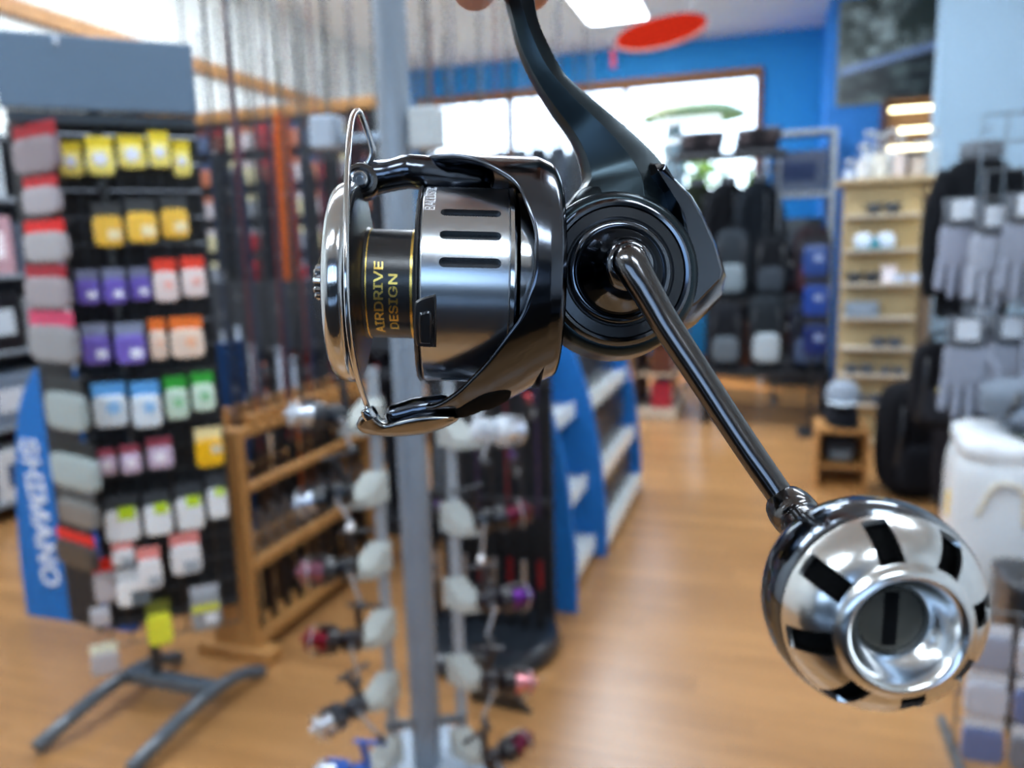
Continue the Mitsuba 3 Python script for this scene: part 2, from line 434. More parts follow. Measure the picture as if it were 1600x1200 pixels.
def backpack(label, o, R, col, w=.34, h=.46, d=.2, group=None, acc='5a6068', name='backpack'):
    k = thing(name, label, 'bag', group); Q = lambda m: place(m, o, R)
    part(k, 'body', Q(move(sup(w, d, h, .5, 24, 12, .55), (0, 0, h / 2))), 'cloth', S(col), True)
    part(k, 'pocket', Q(move(sup(w * .72, d * .5, h * .42, .45, 20, 10, .5), (0, -d * .36, h * .3))), 'cloth', S(acc), True)
    part(k, 'handle', Q(tube(cr([(-.05, 0, h * .96), (-.03, 0, h + .03), (.03, 0, h + .03), (.05, 0, h * .96)], 4), .009, 6)), 'cloth', S('101114'), True)
    for s in (-1, 1): part(k, 'strap', Q(tube(cr([(s * w * .3, -d * .42, h * .82), (s * w * .34, -d * .53, h * .55), (s * w * .38, -d * .3, h * .12)], 4), .011, 6)), 'gloss', S('2a2d32'), True)
    return k


def cap(label, o, R, col, brim, group=None):
    k = thing('cap', label, 'cap', group); Q = lambda m: place(m, o, R)
    part(k, 'crown', Q(lathe([(.088, 0), (.092, .02), (.088, .06), (.07, .095), (.04, .113), (0, .118)], 24)), 'cloth', S(col), True)
    b = cr([(-.075, -.05), (-.07, -.12), (0, -.165), (.07, -.12), (.075, -.05), (0, -.07), (-.075, -.05)], 5)[:-1]
    part(k, 'brim', Q(bevel(b, [(0, 0), (0, .004), (.002, .007)])), 'cloth', S(brim))
    part(k, 'button', Q(lathe([(.008, .116), (.008, .121), (0, .124)], 10)), 'cloth', S(brim), True)
    return k


def sunglasses(label, o, R, frame='15171a', lens='20262e', s=1.0, group='sunglasses on the stand'):
    k = thing('sunglasses', label, 'sunglasses', group); Q = lambda m: place((arr(m)[0] * s, arr(m)[1]), o, R)
    for q in (-1, 1): part(k, 'lens', Q(move(sup(.06, .012, .042, .7, 18, 8, .7), (q * .036, -.002, .024))), 'gloss', S(lens), True)
    part(k, 'frame', Q(join(cbox(.03, .008, .008, .002, (0, -.002, .036)), cbox(.145, .006, .008, .002, (0, .003, .044)))), 'gloss', S(frame))
    for q in (-1, 1): part(k, 'temple', Q(tube([(q * .07, .002, .042), (q * .072, .03, .04), (q * .068, .045, .03)], .0035, 6)), 'gloss', S(frame), True)
    return k


def jar(label, o, h, r, content, lid='d0d4d8'):
    k = thing('jar', label, 'jar', 'clear jars on the sunglasses stand'); Q = lambda m: move(m, o)
    part(k, 'glass', Q(lathe([(r * .9, 0.0), (r, .01), (r, h * .8), (r * .7, h * .92), (r * .7, h)], 24)), 'glass', None, True)
    part(k, 'content', Q(lathe([(0.001, .006), (r * .86, .006), (r * .9, .02), (r * .9, h * .6), (0.001, h * .62)], 20)), 'paint', S(content), 40)
    part(k, 'lid', Q(lathe([(r * .75, h * .99), (r * .78, h), (r * .78, h + .018), (r * .7, h + .022), (0.001, h + .022)], 24)), 'shiny', S(lid), 40)
    return k


def glove(label, o, R, col, s=1.0):
    """hangs by its cuff, fingers down"""
    k = thing('glove', label, 'glove', 'grey gloves on the wire panel'); Q = lambda m: place((arr(m)[0] * s, arr(m)[1]), o, R)
    part(k, 'palm', Q(join(move(sup(.10, .035, .12, .6, 20, 10, .6), (0, 0, -.115)),
        *[tube(cr([(x, 0, -.15), (x * 1.12, -.006, -.2), (x * 1.2, -.012, -.15 - L)], 3), np.interp(np.arange(7), [0, 5, 6], [.0125, .0115, .006]), 9) for x, L in ((-.038, .085), (-.013, .105), (.013, .11), (.037, .09))],
        tube(cr([(.04, 0, -.09), (.066, -.01, -.125), (.074, -.016, -.165)], 3), np.interp(np.arange(7), [0, 5, 6], [.015, .013, .006]), 9))), 'cloth', S(col), True)
    part(k, 'cuff', Q(loft([np.stack([a * np.cos(t_), .02 * np.sin(t_), np.full(18, z)], 1) for t_ in [np.linspace(0, 2 * np.pi, 18, endpoint=False)] for z, a in ((-.075, .044), (-.04, .042), (0, .046))])), 'cloth', S('5b6068'), True)
    part(k, 'tag', Q(cbox(.05, .003, .05, .001, (0, -.024, -.03))), 'gloss', S('c4ccd6'))
    return k


def lure_box(label, x0, x1, y0, y1, z0, z1, col, lab, R=None, o=None, group=None, name='carton'):
    k = thing(name, label, 'box', group); Q = (lambda m: place(m, o, R)) if o is not None else (lambda m: m)
    c = ((x0 + x1) / 2, (y0 + y1) / 2, (z0 + z1) / 2)
    part(k, 'body', Q(cbox(x1 - x0, y1 - y0, z1 - z0, .003, c)), 'gloss', S(col))
    part(k, 'label', Q(cbox((x1 - x0) * .6, .003, (z1 - z0) * .45, .001, (c[0], y0 - .001, c[2]))), 'paint', S(lab))
    return k


# ---------------------------------------------------------------- peg spinner at the left
PC, DD = np.array([-1.72, 1.70, 0]), np.array([.741, .671])
RS = facing(*DD)
SPN = thing('spinner_rack', 'dark peg spinner rack with slate header board and H-shaped floor base', 'display rack')
dk = S('2c3136')
for x in (-1.885, -1.555):
    part(SPN, 'foot', tube(cr([(x - .02, 1.44, .025), (x, 1.55, .06), (x, 1.7, .075), (x, 1.86, .06), (x + .02, 1.96, .025)], 4), .021, 8), 'gloss', S('4a535c'), True)
part(SPN, 'crossbar', cbox(.32, .05, .04, .005, (-1.72, 1.762, .072)), 'gloss', S('4a535c'))
part(SPN, 'post', rod((-1.783, 1.774, .08), (-1.783, 1.774, 1.78), .016, 10), 'gloss', S('23272b'))
part(SPN, 'grid_panel', place(join(*[rod((x, .10, .2), (x, .10, 1.78), .003, 5) for x in np.linspace(-.11, .26, 8)], *[rod((-.11, .10, z), (.26, .10, z), .003, 5) for z in np.linspace(.2, 1.78, 22)]), PC + [0, 0, 0], RS), 'shiny', S('4a4e54'))
part(SPN, 'back_panel', place(cbox(.38, .008, 1.5, .002, (.075, .118, 1.0)), PC, RS), 'paint', S('15181c'))
part(SPN, 'header_board', place(cbox(.47, .035, .185, .004, (.03, .0, 1.845)), PC, RS), 'paint', S('5d7288'))
part(SPN, 'header_lip', place(cbox(.45, .05, .03, .004, (.03, .03, 1.735)), PC, RS), 'paint', S('3c4752'))
part(SPN, 'price_clip', place(cbox(.012, .006, .02, .002, (-.06, -.021, 1.92)), PC, RS), 'paint', S('d8e2f0'))
# the second face, to the left
P2, D2 = np.array([-1.90, 1.62, 0]), np.array([.97, -.243]); R2 = facing(*D2)
part(SPN, 'side_panel', place(cbox(.18, .008, 1.5, .002, (-.09, .07, 1.0)), P2, R2), 'paint', S('191b20'))
yl, wh, cl = S('f0d848'), S('eef1f5'), S('9aa3a8')
ROWS = [
 ('top', 'yellow', [(90, 222, 131, 276), (134, 216, 181, 276), (182, 212, 230, 264), (231, 208, 267, 264), (268, 220, 299, 276)], 'f6e878', 'e0c830', ('e6ecf6', .27, 0, -.08, True)),
 ('second', 'amber', [(143, 318, 194, 386), (196, 314, 247, 380), (249, 308, 296, 373)], 'f4c448', '3a3d40', ('f4e6b8', .22, .2, -.22, False)),
 ('third', 'purple', [(117, 422, 158, 476), (161, 420, 199, 474), (201, 418, 237, 470)], '6a58b4', '747a94', ('e4e6f4', .2, .15, -.22, False)),
 ('third', 'red and white', [(238, 405, 280, 472), (282, 402, 322, 464)], 'ecdcd8', 'e0402c', ('f0b4a8', .18, .1, -.1, True)),
 ('fourth', 'violet', [(126, 506, 174, 570), (178, 504, 230, 567)], '7462bc', '8088a0', ('e6e8f8', .2, .18, -.24, False)),
 ('fourth', 'orange and white', [(232, 498, 262, 562), (264, 494, 320, 558)], 'f0d8c4', 'e8742c', ('f2b890', .16, .1, -.1, True)),
 ('fifth', 'light blue and white', [(142, 598, 202, 668), (204, 594, 254, 666)], 'dce8f0', '5ba2e0', ('8cc0ea', .2, .1, -.05, True)),
 ('fifth', 'green and white', [(256, 588, 296, 655), (298, 580, 336, 640)], 'cfe8d4', '2f9c34', ('7cc488', .18, .05, -.1, True)),
 ('sixth', 'pink and clear', [(152, 702, 184, 742), (188, 692, 222, 736), (228, 684, 272, 732)], 'c8b4cc', '8a3848', ('efe8f0', .26, 0, -.1, True)),
 ('sixth', 'bright yellow and cream', [(303, 668, 351, 729)], 'f4bc20', 'efdca0', ('d0c8b0', .18, .25, -.05, False)),
 ('seventh', 'lime-topped white', [(161, 775, 221, 847), (223, 765, 270, 832), (272, 756, 320, 828), (322, 740, 355, 806)], 'e8eef0', '33383e', ('b8d820', .24, .15, .14, False)),
 ('eighth', 'pale red and white', [(173, 848, 212, 884), (214, 850, 254, 915), (264, 832, 316, 897)], 'e4e6e8', 'e08a84', ('9aa4ac', .25, .15, -.3, False)),
 ('ninth', 'white with grey corner', [(180, 888, 236, 946)], 'edf1f2', 'c9d0d4', ('5a666e', .28, .2, -.28, False)),
 ('lowest', 'lime yellow', [(228, 938, 270, 1008)], 'e4e840', '5e6420', None),
]
pegs = SPN
for ri, (row, colr, bxs, body, head, st) in enumerate(ROWS):
    for i, (x0, y0, x1, y1) in enumerate(bxs):
        cx, cy = (x0 + x1) / 2, (y0 + y1) / 2
        p = onplane(cx, cy, PC, DD); a, b = onplane(x0, cy, PC, DD), onplane(x1, cy, PC, DD); t, u = onplane(cx, y0, PC, DD), onplane(cx, y1, PC, DD)
        lx = (p - PC)[:2] @ DD
        n = f', {ORD[i]} from the left' if len(bxs) > 1 else ''
        pack(f'{colr} packet, {ORD[i]} of its colour from left, {row} row of spinner rack' if n else f'{colr} packet in the {row} row of the spinner rack', lx, p[2], np.linalg.norm(b - a) * .93, t[2] - u[2], RS, PC, S(body), S(head), (S(st[0]), *st[1:]) if st else None, 'tackle packets on the spinner rack', .3, -.026 * (i % 2), pegs)
# grey zipped bag low at the right
a, b = onplane(321, 945, PC, DD), onplane(352, 945, PC, DD)
pack('clear grey zipped packet with yellow print hanging lowest right on the spinner rack', (a - PC)[:2] @ DD, a[2], .085, .14, RS, PC, S('8d9499'), S('a8aeb6'), (S('dfe4ea'), .2, .15, -.22, False), None, .18, -.02, pegs, second=(S('c8cc3c'), 0.02))
LEFT = [('dark red topped', (22, 192, 90, 272), '7a6a72', 'a01c28'), ('red topped grey', (38, 275, 92, 336), '9a939a', 'b8242c'), ('bright red topped grey', (40, 344, 103, 410), '9c989c', 'dc2020'), ('wine red topped', (42, 414, 106, 482), '8f868c', '9c1c2c'),
        ('pink topped large', (48, 486, 118, 566), '858488', 'cc4468'), ('grey-green', (74, 590, 132, 672), '93a0a0', '2a2e30'), ('pale grey-green', (82, 690, 150, 764), '9aa8a8', '1c2022'), ('small clear', (95, 768, 150, 820), '70706e', '4a4c4c'), ('black', (92, 832, 148, 885), '2c2e30', 'd8281c')]
for i, (cl_, (x0, y0, x1, y1), body, head) in enumerate(LEFT):
    cx, cy = (x0 + x1) / 2, (y0 + y1) / 2
    p = onplane(cx, cy, P2, D2); a, b = onplane(x0, cy, P2, D2), onplane(x1, cy, P2, D2); t, u = onplane(cx, y0, P2, D2), onplane(cx, y1, P2, D2)
    pack(f'{cl_} packet, {ORD[i]} from top in the left column of the spinner rack', (p - P2)[:2] @ D2, p[2], np.linalg.norm(b - a), t[2] - u[2], R2, P2, S(body), S(head), None, 'packets in the left column of the spinner rack', .3, 0, pegs, back=.066)
for i, (x0, y0, x1, y1, c_, n) in enumerate([(145, 878, 180, 948, 'd8281c', 'red topped'), (140, 955, 172, 985, 'c8ccd4', 'small white'), (140, 1012, 186, 1062, 'dfe2cc', 'lowest white')]):
    p, a, b, t, u = [onplane(*q, PC, DD) for q in (((x0 + x1) / 2, (y0 + y1) / 2), (x0, (y0 + y1) / 2), (x1, (y0 + y1) / 2), ((x0 + x1) / 2, y0), ((x0 + x1) / 2, y1))]
    pack(f'{n} packet at the left edge low on the spinner rack', (p - PC)[:2] @ DD, p[2], np.linalg.norm(b - a), t[2] - u[2], RS, PC, S('b4b0b4'), S(c_), None, 'packets in the left column of the spinner rack', .32, .03, pegs)

# ---------------------------------------------------------------- blue-ended gondolas
BLU, SHW = S('1668b4'), S('dfe8ea')


def end_panel(parent, y, x0, x1, h, flip=1, th=.03, col=BLU):
    """upright end board whose aisle edge swells out towards the floor; x0 inner, x1 aisle edge at the floor"""
    q = [(x0, 0), (x1, 0), (x1 - flip * .0, .2), (x1 - flip * .02, .42), (x1 - flip * .055, .65), (x1 - flip * .11, .85), (x1 - flip * .2, h), (x0, h)]
    o = np.vstack([np.array(q[:2]), cr(q[2:7], 5), np.array(q[7:])])
    return part(parent, 'end_panel', move(bevel(o, sym(th / 2, .004, 2)), (0, y, 0), FLIP0), 'paint', col)


FLIP0 = np.array([[1, 0, 0], [0, 0, 1], [0, 1, 0]])
G1 = thing('shelf_unit', 'blue-ended low gondola with white shelves along the aisle right of the reel pole', 'shelving')
for y in (2.68, 3.25): end_panel(G1, y, -1.02, -.65, 1.08)
end_panel(G1, 4.25, -1.02, -.65, 1.08)
part(G1, 'back_board', box(-1.03, -1.01, 2.7, 4.24, 0, 1.08), 'paint', S('123a6a'))
for z, xe in ((.08, -.655), (.36, -.69), (.68, -.74)):
    for y0, y1 in ((2.70, 3.23), (3.27, 4.23)):
        e_ = xe if y0 > 3 else xe - .05
        part(G1, 'shelf', cbox(e_ + 1.01, y1 - y0, .05 if z < .3 else .03, .004, ((e_ - 1.01) / 2, (y0 + y1) / 2, z)), 'gloss', SHW)
        part(G1, 'price_rail', cbox(.012, y1 - y0, .07, .003, (e_ + .004, (y0 + y1) / 2, z - .006)), 'gloss', SHW)
R90 = facing(0, 1)            # goods that face the aisle (+x)
i = 0
for y0, y1, n in ((2.72, 3.2, 3), (3.29, 4.2, 5)):
    for j in range(n):
        for zi, (z, xe) in enumerate(((.1065, -.70), (.3765, -.74), (.6965, -.80))):
            w = (y1 - y0) / n; h = (.2, .24, .3)[zi]; yc = y0 + w * (j + .5)
            lure_box(f'black carton, {ORD[j]} on the {("bottom", "middle", "top")[zi]} shelf {"beyond" if n == 5 else "before"} the second blue end panel',
                     -w * .44, w * .44, 0, .1 + .1 * (n == 5), 0, h, (('1b1d22', '16181c', '202228') if n == 5 else ('14305c', '102448', '16202e'))[zi], ('d8dce4' if j == 1 and zi == 1 else '30343c', '24272d', '3a3f48')[(j + zi) % 3], R90, (xe if n == 5 else xe - .1, yc, z), 'dark goods on the blue-ended gondola')
# far gondola end with red goods
G3 = thing('shelf_unit', 'far low shelf unit with red and brown goods at the end of the aisle', 'shelving')
part(G3, 'base', cbox(.34, .66, .09, .006, (-.83, 6.45, .045)), 'paint', S('c8b8a4'))
part(G3, 'back_board', box(-1.0, -.97, 6.12, 6.78, .09, 1.25), 'paint', S('3a2c28'))
for z in (.36, .64, .92): part(G3, 'shelf', cbox(.3, .65, .025, .004, (-.82, 6.45, z)), 'paint', S('b49c84'))
for zi, z in enumerate((.0915, .3745, .6545, .9345)):
    for j in range(4):
        lure_box(f'{("red", "brown", "pink", "dark red")[(j + zi) % 4]} carton, {ORD[j]} on the {("lowest", "second", "third", "top")[zi]} level of the far aisle shelf', -.07, .07, 0, .16, 0, .2, ('a02434', '5a3424', 'b86a6a', '6a1c24')[(j + zi) % 4], 'c8b4a8', R90, (-.70, 6.21 + .16 * j, z), 'red and brown cartons')
# blue gondola at the far left with white lettering
G2 = thing('shelf_unit', 'blue end board with white vertical lettering, left of the spinner rack', 'shelving')
end_panel(G2, 2.12, -2.36, -2.73, .98, -1)
v, f = arr(meshkit.text_mesh('SHIMANO', .085, .004, True))
l0, l1 = ony(44, 682, 2.104), ony(82, 915, 2.104)       # the word runs down the board, leaning with its edge
v = v * [(l0[2] - l1[2]) / v[:, 0].max(), 1, 1]; tt_ = v[:, :1] / v[:, 0].max()
part(G2, 'lettering', (np.hstack([l0[0] + (l1[0] - l0[0]) * tt_ + v[:, 1:2] - .0425, 2.104 - v[:, 2:], l0[2] + (l1[2] - l0[2]) * tt_]), f), 'paint', S('dfe8f6'))
part(G2, 'side_board', box(-2.36, -2.2, 2.1, 2.13, 0, .35), 'paint', S('164a94'))
part(G2, 'back_board', box(-2.38, -2.36, 2.14, 3.1, 0, .98), 'paint', S('123a6a'))
for z in (.08, .38, .68): part(G2, 'shelf', cbox(.3, .95, .04, .004, (-2.53, 2.62, z)), 'gloss', SHW)

# tall wall shelf of cartons beyond it, by the left wall
WS = thing('carton_shelf', 'tall grey shelf unit of cartons by the left wall behind the blue end board', 'shelving')
part(WS, 'back', box(-4.22, -4.2, 2.25, 4.15, .05, 2.1), 'paint', S('4a4e54'))
for y in (2.24, 4.16): part(WS, 'side', cbox(.4, .025, 2.1, .004, (-4.0, y, 1.05)), 'paint', S('3c4046'))
for z in (.1, .5, .9, 1.3, 1.7): part(WS, 'shelf', cbox(.38, 1.88, .025, .004, (-4.0, 3.20, z)), 'paint', S('7a8088'))
for zi, z in enumerate((.1, .5, .9, 1.3, 1.7)):
    for j in range(6):
        i = (zi * 2 + j) % 5
        lure_box(f'{("pale grey", "black", "white", "rose", "blue-grey")[i]} carton, {ORD[j]} from the near end, {("lowest", "second", "third", "fourth", "top")[zi]} level of the tall carton shelf', -.13, .13, 0, .3, 0, .27 + .03 * (i % 2), ('a8aeb4', '17181c', 'd0d4d8', 'b08a92', '6c7a8c')[i], ('5a6068', 'b8c0c8', '3a4a6a', 'e4d8dc', 'c8ccd4')[i], R90, (-3.82, 2.41 + .31 * j, z + .0135), 'cartons on the tall shelf')

# ---------------------------------------------------------------- wooden rod rack and its rods
WR = thing('rod_rack', 'two-sided wooden rack of upright fishing rods between the spinner rack and the reel pole', 'rod rack')
XA, XB_, YA, YB2 = -1.79, -1.62, 2.06, 2.98
for y in (YA, YB2):
    part(WR, 'end_post', cbox(.085, .035, .77, .004, (-1.745, y, .425)), 'wood')
    part(WR, 'end_post', cbox(.085, .04, .77, .004, (-1.66, y - .002, .425)), 'wood')
    part(WR, 'foot', cbox(.30, .07, .05, .006, (-1.70, y, .025)), 'wood')
for x in (-1.775, -1.63):
    for z, h in ((.79, .035), (.60, .03), (.33, .04), (.06, .04)):
        part(WR, 'rail', cbox(.03, YB2 - YA - .03, h, .004, (x, (YA + YB2) / 2, z)), 'wood')
    for j in range(12):
        part(WR, 'divider', cbox(.05, .018, .04, .003, (x + .0, YA + .07 + .07 * j, .825)), 'wood')
part(WR, 'bottom_board', cbox(.17, .9, .02, .003, (-1.70, 2.52, .06)), 'wood')
cols = ['1a1c20', '202630', '16181a', '5a1a20', '1e2a3e', '26282c', '14283c', '3a1c1c']
for j in range(20):
    side = j % 2; y = YA + .09 + .042 * j; x = -1.735 if side else -1.675
    L = (2.25, 2.0, 2.5, 2.1, 2.35)[j % 5]
    fishing_rod(f'{("black", "dark blue", "dark red", "grey-black")[j % 4]} rod, {ORD[j // 2]} from the near end in the {"left" if side else "right"} row of the wooden rack', x, y, .0708, L, ('17181b', '1b2a44', '541c20', '2b2e33')[j % 4], ('1d1b1a', '2a2320', '3a2a20')[j % 3], 'rods in the wooden rack', (rng.uniform(-.004, .004), rng.uniform(-.012, .012)), .0075, gl=.6)
# rod tubes and sleeves that stand behind the wooden rack
TB = thing('rod_stand', 'low dark stand holding rod tubes and sleeved rods behind the wooden rack', 'rod rack')
part(TB, 'tray', cbox(1.5, .5, .08, .006, (-2.1, 3.5, .04)), 'paint', S('26282c'))
part(TB, 'rail', cbox(1.5, .03, .05, .004, (-2.1, 3.25, .8)), 'paint', S('2c2e33'))
part(TB, 'rail', cbox(1.5, .03, .05, .004, (-2.1, 3.75, .8)), 'paint', S('2c2e33'))
part(TB, 'sign_rail', cbox(1.5, .02, .34, .004, (-2.1, 3.235, 1.08)), 'paint', S('2c2e33'))
for x in (-2.84, -1.36): part(TB, 'upright', cbox(.03, .5, 1.2, .004, (x, 3.5, .61)), 'paint', S('2c2e33'))
SL = [('1a1c22', 'black'), ('262a30', 'charcoal'), ('7a2630', 'slim red'), ('1c2430', 'blue-black'), ('22252b', 'soft black'), ('1d4a94', 'royal blue'), ('a04a20', 'orange-brown'), ('24262b', 'dark grey'), ('33393f', 'slate'), ('1a1c20', 'deep black'), ('2c2226', 'maroon-black'), ('484f58', 'grey'), ('17181c', 'jet black'), ('3a1e22', 'maroon'), ('26303c', 'dusk blue'), ('9aa4ae', 'pale grey')]
for j, (c_, n) in enumerate(SL):
    x = -2.78 + .088 * j; y = 3.36 + .07 * (j % 3)
    k = thing('rod_sleeve', f'{n} rod sleeve, {ORD[j]} from the left in the dark stand behind the wooden rack', 'rod bag', 'rod sleeves in the dark stand')
    h = (1.75, 1.9, 2.05, 1.82)[j % 4]; w_ = .6 if 'slim' in n else 1.38
    part(k, 'tube', tube([(x, y, z_) for z_ in (.0815, .11, .5, .9, h - .06, h)], np.array([.02, .032, .032, .03, .027, .014]) * w_, 10), 'cloth', S(c_), True)
    part(k, 'tip_cord', rod((x, y, h - .01), (x + .005, y + .01, h + 1.1), .005, 5), 'gloss', S('3a3d42'))
    if j % 3 == 1: part(k, 'tag', cbox(.05, .004, .12, .001, (x, y - .048, 1.0 + .2 * (j % 2))), 'gloss', S('cdd6e2'))
for j, (px, y0, y1) in enumerate([(351, 520, 622), (373, 512, 658), (393, 540, 620), (436, 545, 640), (459, 560, 640)]):
    p, q = ony(px, y0, 3.16), ony(px + 6, y1, 3.16)
    k = thing('price_board', f'narrow pale hanging price board, {ORD[j]} from the left, above the wooden rack', 'sign', 'pale strips above the wooden rack')
    x_ = (p[0] + q[0]) / 2 * 3.22 / 3.16
    part(k, 'strip', cbox(.038, .006, p[2] - q[2], .002, (x_, 3.2215, (p[2] + q[2]) / 2)), 'paint', S('b9c3d2'))
    part(k, 'clip', cbox(.02, .01, .02, .002, (x_, 3.2135, p[2] - .02)), 'shiny', S('9aa0a6'))

# ---------------------------------------------------------------- steel pole with the stand of small reels
PX, PY = -.83, 1.70
POLE = thing('pole', 'grey steel pole running up to the ceiling left of the big reel', 'pole')
part(POLE, 'shaft', rod((PX, PY, .012), (PX, PY, H - .001), .038, 28), 'gloss', S('7d8997'), 40)
part(POLE, 'base_plate', lathe([(.001, 0.0), (.17, 0), (.172, .008), (.168, .012), (.04, .014)], 48, (PX, PY, 0)), 'gloss', S('aebccb'), 40)
ST = thing('reel_stand', 'two grey strips with cream brackets for small reels, clamped to the steel pole', 'display stand')
RC = facing(math.cos(math.radians(26)), math.sin(math.radians(26)))
PO = np.array([PX, PY, 0])
for s in (-1, 1):
    part(ST, 'strip', place(cbox(.028, .006, 1.06, .002, (s * .085 + (.01 if s > 0 else 0), -.03, .56)), PO, RC), 'gloss', S('9aa3ab'))
    for z in (.15, .95): part(ST, 'clamp', place(cbox(.07, .02, .02, .003, (s * .07, -.03, z)), PO, RC), 'gloss', S('5c646c'))
RL = [(.97, 'silver and blue-black', 'c4ccd8', '181c24'), (.79, 'black with white knob', 'aab2be', '14161a'), (.61, 'pink-spooled', '8a5a6c', '17181c'), (.43, 'dark red', '7a1c2c', '1c1416'), (.26, 'chrome', 'd0d8e4', '2a2e36'), (.08, 'silver and blue', 'd4dce8', '1c50a4')]
RR = [(.92, 'white', 'd8dee8', 'c8d0d8'), (.70, 'dark with maroon spool', '5a2030', '15161a'), (.50, 'purple', '5c2a7c', '17141c'), (.29, 'rose gold', 'd08a90', '1a1416'), (.08, 'plum', '6a2840', '1a1418')]
for s, L in ((-1, RL), (1, RR)):
    for j, (z, n, acc, bd) in enumerate(L):
        xb = s * .088
        part(ST, 'bracket', place(hull([(xb + a, -.034, z + .005 + b) for a in (-.027, .027) for b in (-.035, .04)] + [(xb + s * .05 + a, -.085, z - .02 + b) for a in (-.03, .03) for b in (-.012, .012)]), PO, RC), 'gloss', S('b3b8b4'))
        mini_reel(f'{n} small reel, {ORD[j]} from top on the {"left" if s < 0 else "right"} strip of pole stand', PO + RC @ np.array([xb + s * .075, -.155, z + .03]), RC @ rotz((20, -10, 14, 4)[j % 4]) @ roty((10, -14, 5)[j % 3]) @ (np.eye(3) if s < 0 else np.diag([-1, 1, 1.0])), 1.15, bd, acc, 'e8e8ea' if j == 1 else '202226')
# pale boxes clamped high on the pole, and the long blue sleeve beside it
for px0, py0, px1, py1, y, c_, n in ((624, 172, 690, 232, 1.70, 'b9c2c6', 'pale grey box sign on a bracket right of the steel pole'), (490, 184, 531, 232, 1.74, 'aab8c8', 'pale blue-grey box sign on a bracket left of the steel pole')):
    a, b = ony(px0, py0, y), ony(px1, py1, y); s_ = 1 if a[0] > PX else -1
    k = thing('box_sign', n, 'sign')
    x0, x1 = max(a[0], PX + .045) if s_ > 0 else a[0], b[0]
    part(k, 'box', cbox(x1 - x0, .06, a[2] - b[2], .006, ((x0 + x1) / 2, y, (a[2] + b[2]) / 2)), 'paint', S(c_))
    if s_ > 0: part(k, 'bracket', cbox(x0 - PX - .039, .02, .02, .002, ((x0 + PX + .039) / 2, y, b[2] + .02)), 'shiny', S('9aa2aa'))
    else: part(k, 'bracket', cbox(PX - .039 - x1, .02, .02, .002, ((PX - .039 + x1) / 2, y, b[2] + .02)), 'shiny', S('9aa2aa'))
p = ony(626, 165, 2.0)
single('rod_sleeve', tube(cr([(p[0] + .012, 2.0, 0), (p[0] + .006, 2.0, .4), (p[0], 2.0, p[2]), (p[0] - .0, 2.0, 2.5)], 4), np.interp(np.arange(13), [0, 2, 6, 10, 12], [.008, .01, .012, .017, .01]), 10), 'slim bright blue rod sleeve standing just right of the steel pole', 'rod bag', 'cloth', S('3f86cc'), True)

# ---------------------------------------------------------------- dark wall of rod-and-reel combos behind the pole
CB = thing('combo_rack', 'dark slatted stand with rod and reel combos right behind the steel pole', 'rod rack')
part(CB, 'back_board', box(-1.12, -.70, 2.52, 2.55, .02, 1.06), 'paint', S('101216'))
part(CB, 'base', lathe([(.001, 0), (.24, 0), (.26, .02), (.25, .05), (.2, .07), (.001, .07)], 40, (-.9, 2.36, 0)), 'gloss', S('1b2026'), 40)
part(CB, 'rail', cbox(.44, .03, .03, .004, (-.91, 2.45, .92)), 'paint', S('16181c'))
part(CB, 'rail', cbox(.44, .03, .03, .004, (-.91, 2.45, .5)), 'paint', S('16181c'))
for j in range(8):
    x = -1.09 + .054 * j; y = 2.385 + .012 * (j % 2)
    c_, n = [('1a1c22', 'black'), ('5c1420', 'dark red'), ('22242c', 'charcoal'), ('2c2040', 'dark purple')][j % 4]
    fishing_rod(f'{n} combo rod on the dark stand behind the pole, {ORD[j]} from the left', x, y, .072, 1.9 + .12 * (j % 3), c_, '17181a', 'combo rods behind the pole', (0, .006), .006, ('a8aeb8', '7a2030')[j % 2])
    mini_reel(f'{("silver", "purple", "red", "grey", "orange")[j % 5]} reel on the {ORD[j]} combo rod from the left, behind the pole', np.array([x, y - .088, .28 + .19 * (j % 4)]), facing(.3, 1) @ roty(90), .62, '16171b', ('b8c0cc', '54387a', 'b02434', '8a929c', 'c87a24')[j % 5], '202226', 'reels on the combo rods')
# black card leaning at the foot of the stand
a, b = onz(742, 1100), onz(826, 1116)
k = thing('floor_sign', 'black triangular floor sign with an orange spot at the foot of the combo stand', 'sign')
tri = [(0, 0), (.2, 0), (.06, .17), (0, .17)]
part(k, 'board', move(bevel(np.array(tri), sym(.008, .002)), (-.83, 2.03, 0), rotz(-6) @ rotx(8) @ FLIP0), 'gloss', S('1c1a18'))
part(k, 'spot', move(lathe([(.018, 0), (.018, .002), (0.001, .0025)], 20, (.075, .085, -.0085), (0, 0, -1)), (-.83, 2.03, 0), rotz(-6) @ rotx(8) @ FLIP0), 'paint', S('d8861c'))

# ---------------------------------------------------------------- rods standing farther back, under the window
FR = thing('rod_stand', 'long floor rack of tall thin rods in the middle of the shop', 'rod rack')
part(FR, 'tray', cbox(2.3, .34, .1, .006, (-2.15, 5.2, .05)), 'wood')
part(FR, 'rail', cbox(2.3, .03, .05, .004, (-2.15, 5.05, .85)), 'wood')
part(FR, 'rail', cbox(2.3, .03, .05, .004, (-2.15, 5.35, .85)), 'wood')
for x in (-3.28, -1.02): part(FR, 'upright', cbox(.03, .34, .88, .004, (x, 5.2, .44)), 'wood')
for j in range(34):
    x = -3.21 + .064 * j
    fishing_rod(f'{("thin black", "grey", "dark blue", "dark brown")[j % 4]} rod standing in the long floor rack mid-shop', x, 5.13 + .07 * (j % 3), .1008, 2.5 + .35 * rng.random() + (.45 if j % 3 == 0 else 0), ('121316', '4a5058', '16223c', '2a201a')[j % 4], '2a2724', 'rods in the long floor rack', (rng.uniform(-.012, .012), 0), .0135)

